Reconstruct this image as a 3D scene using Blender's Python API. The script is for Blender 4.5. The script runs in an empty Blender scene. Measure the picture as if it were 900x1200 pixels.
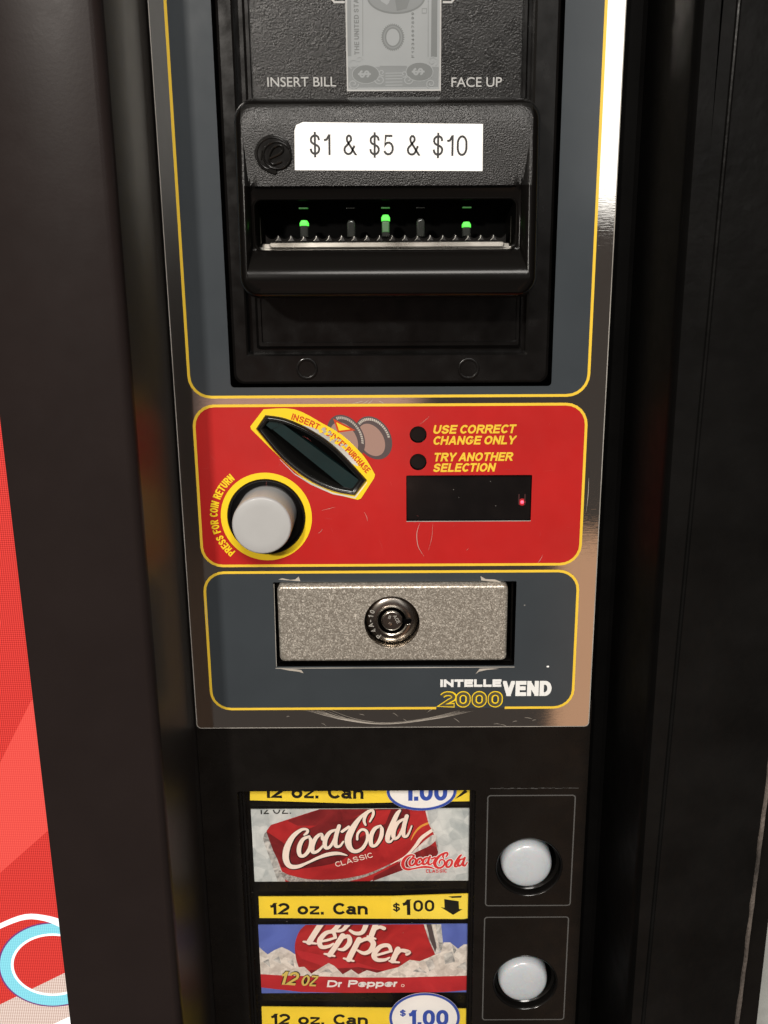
import bpy, math, random
from math import sin, cos, pi, radians, atan2, hypot, sqrt
from mathutils import Vector
from mathutils.geometry import tessellate_polygon
random.seed(7)
SC = bpy.context.scene
COL = SC.collection
MMZ = 1200.0                      # height of the middle of the picture above the floor, mm

# ------------------------------------------------------------------ camera
FPX, PXC, PITCH, ROLL, DIST = 1150.0, 469.5, radians(15.7), 0.005, 311.0
CW, CV = DIST * cos(PITCH), DIST * sin(PITCH)
cd = bpy.data.cameras.new('camera')
cam = bpy.data.objects.new('camera', cd)
COL.objects.link(cam)
cd.sensor_width = 36.0
cd.lens = FPX / 1200 * 36.0
cd.shift_x = -(PXC - 450.0) / 1200.0
cd.clip_start, cd.clip_end = 0.01, 50.0
cam.location = (0, -CW / 1000, (MMZ + CV) / 1000)
cam.rotation_mode = 'QUATERNION'
from mathutils import Matrix
cam.rotation_quaternion = (Matrix.Rotation(pi / 2 - PITCH, 3, 'X') @ Matrix.Rotation(-ROLL, 3, 'Z')).to_quaternion()
SC.camera = cam
SC.view_settings.view_transform = 'Standard'
SC.view_settings.look = 'None'
SC.view_settings.exposure = 0.0
SC.view_settings.gamma = 1.0
SC.cycles.max_bounces = 8

# ------------------------------------------------------------------ the room's light all round (seen only in reflections)
W = bpy.data.worlds.new('World')
SC.world = W
W.use_nodes = True
wn, wl = W.node_tree.nodes, W.node_tree.links
wn.clear()
def wmath(op, a, b=None, c=None):
    n = wn.new('ShaderNodeMath'); n.operation = op
    for i, v in enumerate((a, b, c)):
        if v is None: continue
        if isinstance(v, (int, float)): n.inputs[i].default_value = v
        else: wl.new(v, n.inputs[i])
    return n.outputs[0]
tc = wn.new('ShaderNodeTexCoord')
sx = wn.new('ShaderNodeSeparateXYZ'); wl.new(tc.outputs['Generated'], sx.inputs[0])
AZ = wmath('MULTIPLY', wmath('ARCTAN2', sx.outputs[0], wmath('MULTIPLY', sx.outputs[1], -1.0)), 180 / pi)
EL = wmath('MULTIPLY', wmath('ARCSINE', sx.outputs[2]), 180 / pi)
def wstep(v, a, b):
    n = wn.new('ShaderNodeMapRange'); n.interpolation_type = 'SMOOTHSTEP'
    wl.new(v, n.inputs[0]); n.inputs[1].default_value = a; n.inputs[2].default_value = b
    return n.outputs[0]
def wbox(a0, a1, e0, e1, sa, se):
    m = wmath('MULTIPLY', wstep(AZ, a0 - sa, a0 + sa), wmath('SUBTRACT', 1.0, wstep(AZ, a1 - sa, a1 + sa)))
    return wmath('MULTIPLY', m, wmath('MULTIPLY', wstep(EL, e0 - se[0], e0 + se[0]), wmath('SUBTRACT', 1.0, wstep(EL, e1 - se[1], e1 + se[1]))))
wcol = None
def wmix(mask, colr):
    global wcol
    m = wn.new('ShaderNodeMix'); m.data_type = 'RGBA'
    if mask is None:
        m.inputs[0].default_value = 0.0
    else:
        wl.new(mask, m.inputs[0])
    if wcol is None: m.inputs[6].default_value = (*colr, 1)
    else: wl.new(wcol, m.inputs[6])
    m.inputs[7].default_value = (*colr, 1)
    wcol = m.outputs[2]
wmix(None, (.066, .055, .048))                                             # dim room
wmix(wstep(EL, 20, 60), (.22, .20, .17))                                   # ceiling
wmix(wbox(-70, -12.2, -4, 70, 1.2, (7, 10)), (.34, .30, .25))              # pale wall to the left
wmix(wbox(10.0, 18.5, 1.4, 40, 1.2, (.25, 8)), (2.1, 2.05, 1.95))             # lit shop front to the right
wmix(wbox(9.6, 18.0, -50, -16.7, .35, (3, .12)), (.62, .36, .22))            # wooden floor to the right
wmix(wbox(-11.2, 1.0, -15, -7.6, .9, (1.2, .8)), (.60, .36, .285))          # hands of whoever stands in front
bg = wn.new('ShaderNodeBackground'); bg.inputs[1].default_value = 1.0
wl.new(wcol, bg.inputs[0])
wo = wn.new('ShaderNodeOutputWorld'); wl.new(bg.outputs[0], wo.inputs[0])

# ------------------------------------------------------------------ the ceiling lamp, up and to the left behind the viewer
ld = bpy.data.lights.new('ceiling_lamp', 'AREA')
ld.shape = 'RECTANGLE'; ld.size = 0.11; ld.size_y = 0.09
ld.energy = 30.0; ld.color = (1.0, 0.93, 0.85)
lamp = bpy.data.objects.new('ceiling_lamp', ld); COL.objects.link(lamp)
lamp.location = (-0.74, -2.0, 1.2 + 0.80)
lamp.rotation_euler = (Vector((0, 0, 1.2)) - lamp.location).to_track_quat('-Z', 'Y').to_euler()

# ------------------------------------------------------------------ a second, wider ceiling panel overhead
l2 = bpy.data.lights.new('ceiling_panel', 'AREA')
l2.shape = 'RECTANGLE'; l2.size = 0.7; l2.size_y = 0.35
l2.energy = 30.0; l2.color = (1.0, 0.95, 0.89)
lamp2 = bpy.data.objects.new('ceiling_panel', l2); COL.objects.link(lamp2)
lamp2.location = (0.12, -1.6, 1.2 + 1.25)
lamp2.rotation_euler = (Vector((0, 0, 1.2)) - lamp2.location).to_track_quat('-Z', 'Y').to_euler()

# ------------------------------------------------------------------ materials
def new_mat(name):
    m = bpy.data.materials.new(name); m.use_nodes = True
    nt = m.node_tree
    return m, nt, nt.nodes['Principled BSDF']
def objco(nt):
    n = nt.nodes.new('ShaderNodeNewGeometry'); return n.outputs['Position']
def noise(nt, scale, detail=3.0, stretch=None):
    n = nt.nodes.new('ShaderNodeTexNoise'); n.inputs['Scale'].default_value = scale; n.inputs['Detail'].default_value = detail
    co = objco(nt)
    if stretch:
        mp = nt.nodes.new('ShaderNodeMapping'); mp.inputs['Scale'].default_value = stretch
        nt.links.new(co, mp.inputs[0]); co = mp.outputs[0]
    nt.links.new(co, n.inputs['Vector'])
    return n
def ramp(nt, src, a, b, lo=0.0, hi=1.0):
    n = nt.nodes.new('ShaderNodeMapRange'); nt.links.new(src, n.inputs[0])
    for i, v in enumerate((a, b, lo, hi)): n.inputs[i + 1].default_value = v
    return n.outputs[0]
def mixc(nt, fac, a, b):
    m = nt.nodes.new('ShaderNodeMix'); m.data_type = 'RGBA'
    if isinstance(fac, float): m.inputs[0].default_value = fac
    else: nt.links.new(fac, m.inputs[0])
    for i, c in ((6, a), (7, b)):
        if isinstance(c, tuple): m.inputs[i].default_value = (*c, 1)
        else: nt.links.new(c, m.inputs[i])
    return m.outputs[2]
def bump(nt, p, src, strength, dist):
    b = nt.nodes.new('ShaderNodeBump'); b.inputs['Strength'].default_value = strength; b.inputs['Distance'].default_value = dist
    nt.links.new(src, b.inputs['Height']); nt.links.new(b.outputs[0], p.inputs['Normal'])
def math2(nt, op, a, b):
    n = nt.nodes.new('ShaderNodeMath'); n.operation = op
    for i, v in enumerate((a, b)):
        if isinstance(v, (int, float)): n.inputs[i].default_value = v
        else: nt.links.new(v, n.inputs[i])
    return n.outputs[0]
def specks(nt, scale=260.0, keep=.12, size=.10):
    v = nt.nodes.new('ShaderNodeTexVoronoi'); v.inputs['Scale'].default_value = scale
    nt.links.new(objco(nt), v.inputs['Vector'])
    s = nt.nodes.new('ShaderNodeSeparateColor'); nt.links.new(v.outputs['Color'], s.inputs[0])
    k = math2(nt, 'LESS_THAN', s.outputs[0], keep)
    r = math2(nt, 'MULTIPLY', s.outputs[1], size)
    return math2(nt, 'MULTIPLY', k, math2(nt, 'LESS_THAN', v.outputs['Distance'], r))
def plastic(name, col, rough, grain=None, dust=None, var=.25, coat=0.0, spec=.5, coatr=.08, rvar=1.0):
    m, nt, p = new_mat(name)
    n = noise(nt, 60.0, 5.0)
    base = mixc(nt, ramp(nt, n.outputs[0], .3, .7), tuple(c * (1 - var) for c in col), tuple(min(1, c * (1 + var)) for c in col))
    if dust:
        base = mixc(nt, math2(nt, 'MULTIPLY', specks(nt, *dust), .55), base, (.42, .40, .37))
    nt.links.new(base, p.inputs['Base Color'])
    n2 = noise(nt, 180.0, 4.0)
    nt.links.new(ramp(nt, n2.outputs[0], .3, .7, max(.03, rough - .05 * rvar), rough + .07 * rvar), p.inputs['Roughness'])
    p.inputs['Specular IOR Level'].default_value = spec
    p.inputs['Coat Weight'].default_value = coat; p.inputs['Coat Roughness'].default_value = coatr
    if grain:
        g = noise(nt, grain[0], 2.0); bump(nt, p, g.outputs[0], grain[1], grain[2])
    return m
def ink(name, col, rough=.4, coat=.5, coatr=.10, spec=.25):
    return plastic(name, col, rough, var=.05, coat=coat, coatr=coatr, spec=spec)
def emit(name, col, strength, base=(.05, .05, .05)):
    m, nt, p = new_mat(name)
    p.inputs['Base Color'].default_value = (*base, 1)
    p.inputs['Emission Color'].default_value = (*col, 1); p.inputs['Emission Strength'].default_value = strength
    return m
def metal(name, col, rough, brush=None, grain=None):
    m, nt, p = new_mat(name)
    p.inputs['Metallic'].default_value = 1.0
    p.inputs['Base Color'].default_value = (*col, 1)
    n = noise(nt, 90.0, 6.0)
    nt.links.new(ramp(nt, n.outputs[0], .3, .75, rough, rough * 1.8), p.inputs['Roughness'])
    if brush:
        g = noise(nt, brush[0], 2.0, brush[1]); bump(nt, p, g.outputs[0], brush[2], .0001)
    if grain:
        g = noise(nt, grain[0], 2.0); bump(nt, p, g.outputs[0], grain[1], grain[2])
    return m

M = {}
M['frame'] = plastic('brown black painted metal', (.0165, .0120, .0113), .32, grain=(900, .10, .0001), dust=(120, .08, .06), spec=.12, var=.06, rvar=.4)
M['frame_side'] = plastic('dark painted cove', (.0125, .0100, .0088), .42, dust=(150, .03, .04), spec=.55, var=.05, rvar=.15)
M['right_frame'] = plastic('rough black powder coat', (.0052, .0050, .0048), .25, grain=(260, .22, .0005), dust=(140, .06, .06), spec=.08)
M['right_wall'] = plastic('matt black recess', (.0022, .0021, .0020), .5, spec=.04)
M['panel'] = plastic('black selection panel', (.0058, .0050, .0044), .26, grain=(1500, .10, .0001), dust=(130, .05, .04), spec=.30)
M['dark'] = plastic('deep black', (.0015, .0015, .0015), .5, spec=.03)
M['gloss'] = plastic('glossy black plastic', (.0045, .0041, .0038), .17, dust=(220, .06, .05), spec=.4)
M['gloss2'] = plastic('moulded slot plastic', (.008, .0076, .0072), .2, coat=.12, coatr=.06, dust=(300, .1, .06))
M['satin'] = plastic('satin black plastic', (.0042, .0038, .0036), .22, grain=(1400, .05, .0001), dust=(240, .10, .06), spec=.30, var=.15)
M['grain'] = plastic('pebbled black plastic', (.0090, .0087, .0085), .33, grain=(2500, .75, .00022), dust=(620, .20, .11), spec=.40)
M['back'] = plastic('pebbled black back plastic', (.0060, .0057, .0054), .27, grain=(2300, .7, .00017), dust=(600, .22, .11), spec=.28)
M['chrome'] = metal('bright brushed film', (.72, .70, .67), .035, brush=(260, (1, 1, 14), .05))
M['rim'] = plastic('plate edge', (.35, .33, .30), .35)
M['grey'] = plastic('slate grey print', (.0385, .046, .0525), .42, var=.05, coat=.6, coatr=.12, spec=.12, dust=(150, .05, .035))
M['red'] = plastic('signal red print', (.445, .0145, .0135), .40, var=.06, coat=.6, coatr=.11, spec=.2, dust=(150, .05, .035))
M['yellow'] = ink('warm yellow print', (.80, .53, .045))
M['yellow2'] = ink('bright yellow print', (.86, .60, .018))
M['redink'] = ink('red lettering', (.55, .05, .01))
M['whiteink'] = ink('white lettering', (.78, .78, .76))
M['greyink'] = ink('light grey lettering', (.40, .40, .39), .5, .1)
M['lineink'] = ink('grey frame line', (.085, .083, .08), .5, .1)
M['blackink'] = ink('black lettering', (.012, .011, .010), .4, .2)
M['olive'] = ink('olive grey print', (.085, .075, .045))
M['filmink'] = ink('film grey print', (.085, .065, .065))
M['wear'] = plastic('worn bare patch', (.55, .53, .48), .5, grain=(2500, .5, .0001), var=.5)
M['hair'] = plastic('hairline scratch', (.50, .10, .09), .5)
M['scratch'] = plastic('scratch', (.42, .38, .33), .5)
M['sticker'] = plastic('white paper label', (.92, .92, .905), .45, var=.01)
M['labelink'] = ink('label lettering', (.035, .035, .036), .5, 0)
M['cap'] = plastic('off white button plastic', (.42, .42, .415), .34, var=.05, coat=.1, spec=.35)
M['milk'] = plastic('milky white button plastic', (.46, .49, .52), .26, var=.08, coat=.35, coatr=.10)
M['milk'].node_tree.nodes['Principled BSDF'].inputs['Subsurface Weight'].default_value = .25
M['milk'].node_tree.nodes['Principled BSDF'].inputs['Subsurface Scale'].default_value = .004
def glitter():
    m, nt, p = new_mat('nickel with painted sparkle'); p.inputs['Metallic'].default_value = .5; p.inputs['Roughness'].default_value = .32
    v = nt.nodes.new('ShaderNodeTexVoronoi'); v.inputs['Scale'].default_value = 2300; nt.links.new(objco(nt), v.inputs['Vector'])
    v2 = nt.nodes.new('ShaderNodeTexVoronoi'); v2.inputs['Scale'].default_value = 3600; nt.links.new(objco(nt), v2.inputs['Vector'])
    a = nt.nodes.new('ShaderNodeSeparateColor'); nt.links.new(v.outputs['Color'], a.inputs[0])
    b = nt.nodes.new('ShaderNodeSeparateColor'); nt.links.new(v2.outputs['Color'], b.inputs[0])
    f = math2(nt, 'MULTIPLY', math2(nt, 'POWER', a.outputs[0], 1.6), math2(nt, 'POWER', b.outputs[1], .8))
    nt.links.new(mixc(nt, f, (.27, .243, .205), (.95, .90, .80)), p.inputs['Base Color'])  # sparkle painted into the base colour, cell by cell
    bp = nt.nodes.new('ShaderNodeBump'); bp.inputs['Strength'].default_value = .22; bp.inputs['Distance'].default_value = .00022
    nt.links.new(math2(nt, 'ADD', v.outputs['Distance'], b.outputs[2]), bp.inputs['Height']); nt.links.new(bp.outputs[0], p.inputs['Normal'])
    return m
M['sparkle'] = glitter()
M['nickel'] = metal('polished nickel', (.62, .58, .52), .16)
M['darknickel'] = metal('dark polished nickel', (.27, .245, .22), .17)
M['steel'] = metal('bright steel tray', (.80, .77, .70), .22, brush=(400, (1, 20, 20), .1))
M['blade'] = plastic('teal black coin blade', (.006, .019, .020), .20, var=.2, coat=.15, spec=.3)
M['glass'] = plastic('smoked display glass', (.006, .005, .005), .10, dust=(600, .12, .09))
M['tooth'] = plastic('painted tooth glint', (.012, .011, .010), .22)
M['mouth_sheen'] = plastic('painted mouth side sheen', (.16, .15, .135), .3)
M['tube'] = plastic('smoky light pipe', (.05, .055, .05), .15)
M['tube'].node_tree.nodes['Principled BSDF'].inputs['Transmission Weight'].default_value = .5
M['green'] = emit('lit green lens', (.10, .95, .07), 1.2)
M['greendim'] = emit('dim green glow', (.03, .30, .03), .38)
M['redled'] = emit('lit red dot', (1.0, .055, .10), 4.0, (.01, .01, .01))
M['halo'] = emit('red glow round the dot', (.9, .004, .02), .55, (.01, .005, .005))
M['redglow'] = emit('faint red segment', (.30, .004, .008), .12, (.005, .004, .004))
M['billpale'] = ink('pale bill print', (.26, .275, .28), .4, .1)
M['billmid'] = ink('mid bill print', (.185, .197, .20), .4, .1)
M['billdark'] = ink('dark bill print', (.145, .155, .155), .4, .1)
M['cardice'] = None
def card_mat(name, c1, c2, scale, rough=.35, facets=None, drops=False, soft=False):
    m, nt, p = new_mat(name)
    n = noise(nt, scale, 6.0); n.inputs['Distortion'].default_value = 1.2
    f = ramp(nt, n.outputs[0], .35, .68)
    if facets:
        v = nt.nodes.new('ShaderNodeTexVoronoi'); v.inputs['Scale'].default_value = facets; nt.links.new(objco(nt), v.inputs['Vector'])
        v2 = nt.nodes.new('ShaderNodeTexVoronoi'); v2.feature = 'DISTANCE_TO_EDGE'; v2.inputs['Scale'].default_value = facets; nt.links.new(objco(nt), v2.inputs['Vector'])
        sc_ = nt.nodes.new('ShaderNodeSeparateColor'); nt.links.new(v.outputs['Color'], sc_.inputs[0])
        f = math2(nt, 'ADD', math2(nt, 'MULTIPLY', f, .45), math2(nt, 'MULTIPLY', sc_.outputs[0], .55))
        f = math2(nt, 'MULTIPLY', f, ramp(nt, v2.outputs[0], 0.0, .09, .85 if soft else .45, 1.0))
    c = mixc(nt, f, c1, c2)
    if drops: c = mixc(nt, math2(nt, 'MULTIPLY', specks(nt, 900, .22, .16), .35), c, (.75, .60, .55))
    nt.links.new(c, p.inputs['Base Color'])
    p.inputs['Specular IOR Level'].default_value = .25
    p.inputs['Roughness'].default_value = rough
    return m
M['ice'] = card_mat('printed ice', (.34, .37, .37), (.68, .69, .66), 170, facets=230, soft=True)
M['snow'] = card_mat('printed crushed ice', (.46, .41, .36), (.86, .80, .72), 330, facets=420, soft=True)
M['sky'] = card_mat('printed blue', (.085, .12, .38), (.13, .18, .52), 60)
M['canred'] = card_mat('printed can red', (.31, .018, .020), (.46, .029, .030), 90, drops=True)
M['candark'] = card_mat('printed dark red', (.15, .014, .016), (.24, .022, .024), 120, drops=True)
M['canrim'] = card_mat('printed can silver', (.22, .22, .21), (.70, .67, .62), 260)
M['canbrown'] = card_mat('printed maroon', (.12, .011, .013), (.19, .018, .020), 140, drops=True)
M['beadsilver'] = card_mat('printed bead band', (.15, .13, .12), (.55, .52, .48), 1500)
M['cream'] = ink('cream print', (.84, .72, .62), .4, .1)
M['orange'] = ink('orange print', (.70, .30, .05), .4, .1)
M['logored'] = ink('red print', (.60, .035, .035), .4, .1)
M['bandred'] = card_mat('printed band red', (.42, .025, .03), (.52, .034, .038), 80)
M['gold'] = ink('gold print', (.62, .48, .12), .4, .1)
M['strip'] = plastic('yellow price card', (.86, .63, .05), .4, var=.05, spec=.25)
M['strip2'] = plastic('brighter yellow price card', (.88, .68, .08), .4, var=.05, spec=.25)
M['paper'] = plastic('white sticker paper', (.82, .79, .75), .45, var=.03)
M['blue'] = ink('blue print', (.035, .075, .36), .4, .2)
M['gasket'] = plastic('worn brown gasket', (.085, .070, .060), .8, grain=(900, .8, .0006), var=.7)
M['wallpaint'] = plastic('pale grey wall paint', (.45, .47, .45), .7, var=.1)
# backlit sign: printed screen dots over a glowing sheet
def sign_mat(name, c1, c2, strength, dots=True):
    m, nt, p = new_mat(name)
    co = objco(nt)
    sep = nt.nodes.new('ShaderNodeSeparateXYZ'); nt.links.new(co, sep.inputs[0])
    k = 2 * pi / .00085
    a = math2(nt, 'SINE', math2(nt, 'MULTIPLY', math2(nt, 'ADD', sep.outputs[0], sep.outputs[2]), k * .7071), 0)
    b = math2(nt, 'SINE', math2(nt, 'MULTIPLY', math2(nt, 'SUBTRACT', sep.outputs[0], sep.outputs[2]), k * .7071), 0)
    f = ramp(nt, math2(nt, 'MULTIPLY', a, b), -.25, .35)
    c = mixc(nt, f, c1, c2)
    nt.links.new(c, p.inputs['Emission Color']); p.inputs['Emission Strength'].default_value = strength
    p.inputs['Base Color'].default_value = (.10, .02, .02, 1); p.inputs['Roughness'].default_value = .25; p.inputs['Specular IOR Level'].default_value = .3
    return m
M['sign_red'] = sign_mat('backlit red', (.42, .007, .005), (.86, .055, .038), 1.0)
M['sign_light'] = sign_mat('backlit light red', (.74, .050, .038), (.90, .105, .075), 1.0)
M['sign_cyan'] = sign_mat('backlit cyan', (.10, .56, .66), (.20, .78, .86), 1.15)
M['sign_white'] = emit('backlit white', (.9, .95, .95), .9, (.5, .5, .5))
M['sign_beige'] = sign_mat('backlit beige', (.36, .29, .23), (.80, .71, .62), 1.2)
M['sign_navy'] = sign_mat('backlit violet', (.10, .03, .22), (.16, .05, .30), .8)
# clear window film: mostly see-through, a little gloss and dust
def film():
    m = bpy.data.materials.new('clear window film'); m.use_nodes = True
    nt = m.node_tree; nt.nodes.clear()
    o = nt.nodes.new('ShaderNodeOutputMaterial'); tr = nt.nodes.new('ShaderNodeBsdfTransparent'); g = nt.nodes.new('ShaderNodeBsdfGlossy')
    g.inputs['Roughness'].default_value = .12
    tr.inputs['Color'].default_value = (1, 1, 1, 1)
    mx = nt.nodes.new('ShaderNodeMixShader'); lw = nt.nodes.new('ShaderNodeFresnel'); lw.inputs['IOR'].default_value = 1.42
    nt.links.new(lw.outputs[0], mx.inputs[0]); nt.links.new(tr.outputs[0], mx.inputs[1]); nt.links.new(g.outputs[0], mx.inputs[2])
    d = nt.nodes.new('ShaderNodeBsdfDiffuse'); d.inputs['Color'].default_value = (.55, .5, .45, 1)
    mx2 = nt.nodes.new('ShaderNodeMixShader')
    nn = noise(nt, 45, 4.0, (1, 1, .25))
    haze = ramp(nt, nn.outputs[0], .5, .85, 0.0, .016)
    sp = math2(nt, 'MULTIPLY', specks(nt, 330, .16, .11), .5)
    nt.links.new(math2(nt, 'ADD', haze, sp), mx2.inputs[0])
    nt.links.new(mx.outputs[0], mx2.inputs[1]); nt.links.new(d.outputs[0], mx2.inputs[2])
    nt.links.new(mx2.outputs[0], o.inputs[0])
    return m
M['film'] = film()

# ------------------------------------------------------------------ geometry helpers (u right, v up, w out of the door; all mm)
def P(px, py, w=0.0):
    """a point of the door at depth w that the photograph shows at (px, py)"""
    a = (px - PXC) / FPX; b = (600.0 - py) / FPX
    x = a * cos(ROLL) + b * sin(ROLL); y = -a * sin(ROLL) + b * cos(ROLL)
    dv = -sin(PITCH) + y * cos(PITCH); dw = -cos(PITCH) - y * sin(PITCH)
    t = (w - CW) / dw
    return (x * t, CV + dv * t)
def PL(pts, w=0.0): return [P(x, y, w) for x, y in pts]
def rr(u0, v0, u1, v1, r, n=6):
    r = min(r, (u1 - u0) / 2 - 1e-4, (v1 - v0) / 2 - 1e-4); o = []
    for cx, cy, a in ((u1 - r, v1 - r, 0), (u0 + r, v1 - r, pi / 2), (u0 + r, v0 + r, pi), (u1 - r, v0 + r, 1.5 * pi)):
        for i in range(n + 1):
            t = a + pi / 2 * i / n; o.append((cx + r * cos(t), cy + r * sin(t)))
    return o
def ell(cx, cy, rx, ry, n=48, rot=0.0):
    o = []
    for i in range(n):
        t = 2 * pi * i / n; x, y = rx * cos(t), ry * sin(t)
        o.append((cx + x * cos(rot) - y * sin(rot), cy + x * sin(rot) + y * cos(rot)))
    return o
def smooth(pts, n=5, closed=False):
    """Catmull-Rom through points of any dimension"""
    o = []; L = len(pts)
    rng = range(L if closed else L - 1)
    for i in rng:
        if closed: p = [pts[(i + k - 1) % L] for k in range(4)]
        else: p = [pts[max(0, min(L - 1, i + k - 1))] for k in range(4)]
        for j in range(n):
            t = j / n
            o.append(tuple(.5 * (2 * b + (c - a) * t + (2 * a - 5 * b + 4 * c - d) * t * t + (3 * b - a - 3 * c + d) * t ** 3) for a, b, c, d in zip(*p)))
    if not closed: o.append(tuple(pts[-1]))
    return o
def inset(poly, d):
    """offset a closed CCW outline inwards by d"""
    n = len(poly); o = []
    for i in range(n):
        a, b, c = poly[i - 1], poly[i], poly[(i + 1) % n]
        e1 = Vector((b[0] - a[0], b[1] - a[1])); e2 = Vector((c[0] - b[0], c[1] - b[1]))
        if e1.length < 1e-9 or e2.length < 1e-9: o.append(b); continue
        n1 = Vector((-e1.y, e1.x)).normalized(); n2 = Vector((-e2.y, e2.x)).normalized()
        m = n1 + n2
        if m.length < 1e-6: o.append(b); continue
        m.normalize(); k = d / max(.35, m.dot(n1))
        o.append((b[0] + m.x * k, b[1] + m.y * k))
    return o
def area2(p): return sum(p[i - 1][0] * p[i][1] - p[i][0] * p[i - 1][1] for i in range(len(p)))
def ccw(p): return p if area2(p) > 0 else p[::-1]
def clip_poly(poly, box):
    if not box: return poly
    u0, v0, u1, v1 = box
    for ax, lim, sg in ((0, u0, 1), (0, u1, -1), (1, v0, 1), (1, v1, -1)):
        o = []
        for i in range(len(poly)):
            a, b = poly[i - 1], poly[i]
            da, db = sg * (a[ax] - lim), sg * (b[ax] - lim)
            if (da < 0) != (db < 0):
                t = da / (da - db); o.append((a[0] + (b[0] - a[0]) * t, a[1] + (b[1] - a[1]) * t))
            if db >= 0: o.append(b)
        poly = o
        if len(poly) < 3: return []
    return poly
def fill2d(loops):
    """fill an outline with holes"""
    c = bpy.data.curves.new('fill', 'CURVE'); c.dimensions = '2D'; c.fill_mode = 'FRONT'
    for lp in loops:
        s = c.splines.new('POLY'); s.points.add(len(lp) - 1)
        for i, (x, y) in enumerate(lp): s.points[i].co = (x, y, 0, 1)
        s.use_cyclic_u = True
    ob = bpy.data.objects.new('fill', c); COL.objects.link(ob)
    dg = bpy.context.evaluated_depsgraph_get(); dg.update()
    ev = ob.evaluated_get(dg); me = ev.to_mesh()
    vs = [tuple(v.co) for v in me.vertices]; fs = [tuple(p.vertices) for p in me.polygons]
    ev.to_mesh_clear(); bpy.data.objects.remove(ob); bpy.data.curves.remove(c)
    return vs, fs

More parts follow.
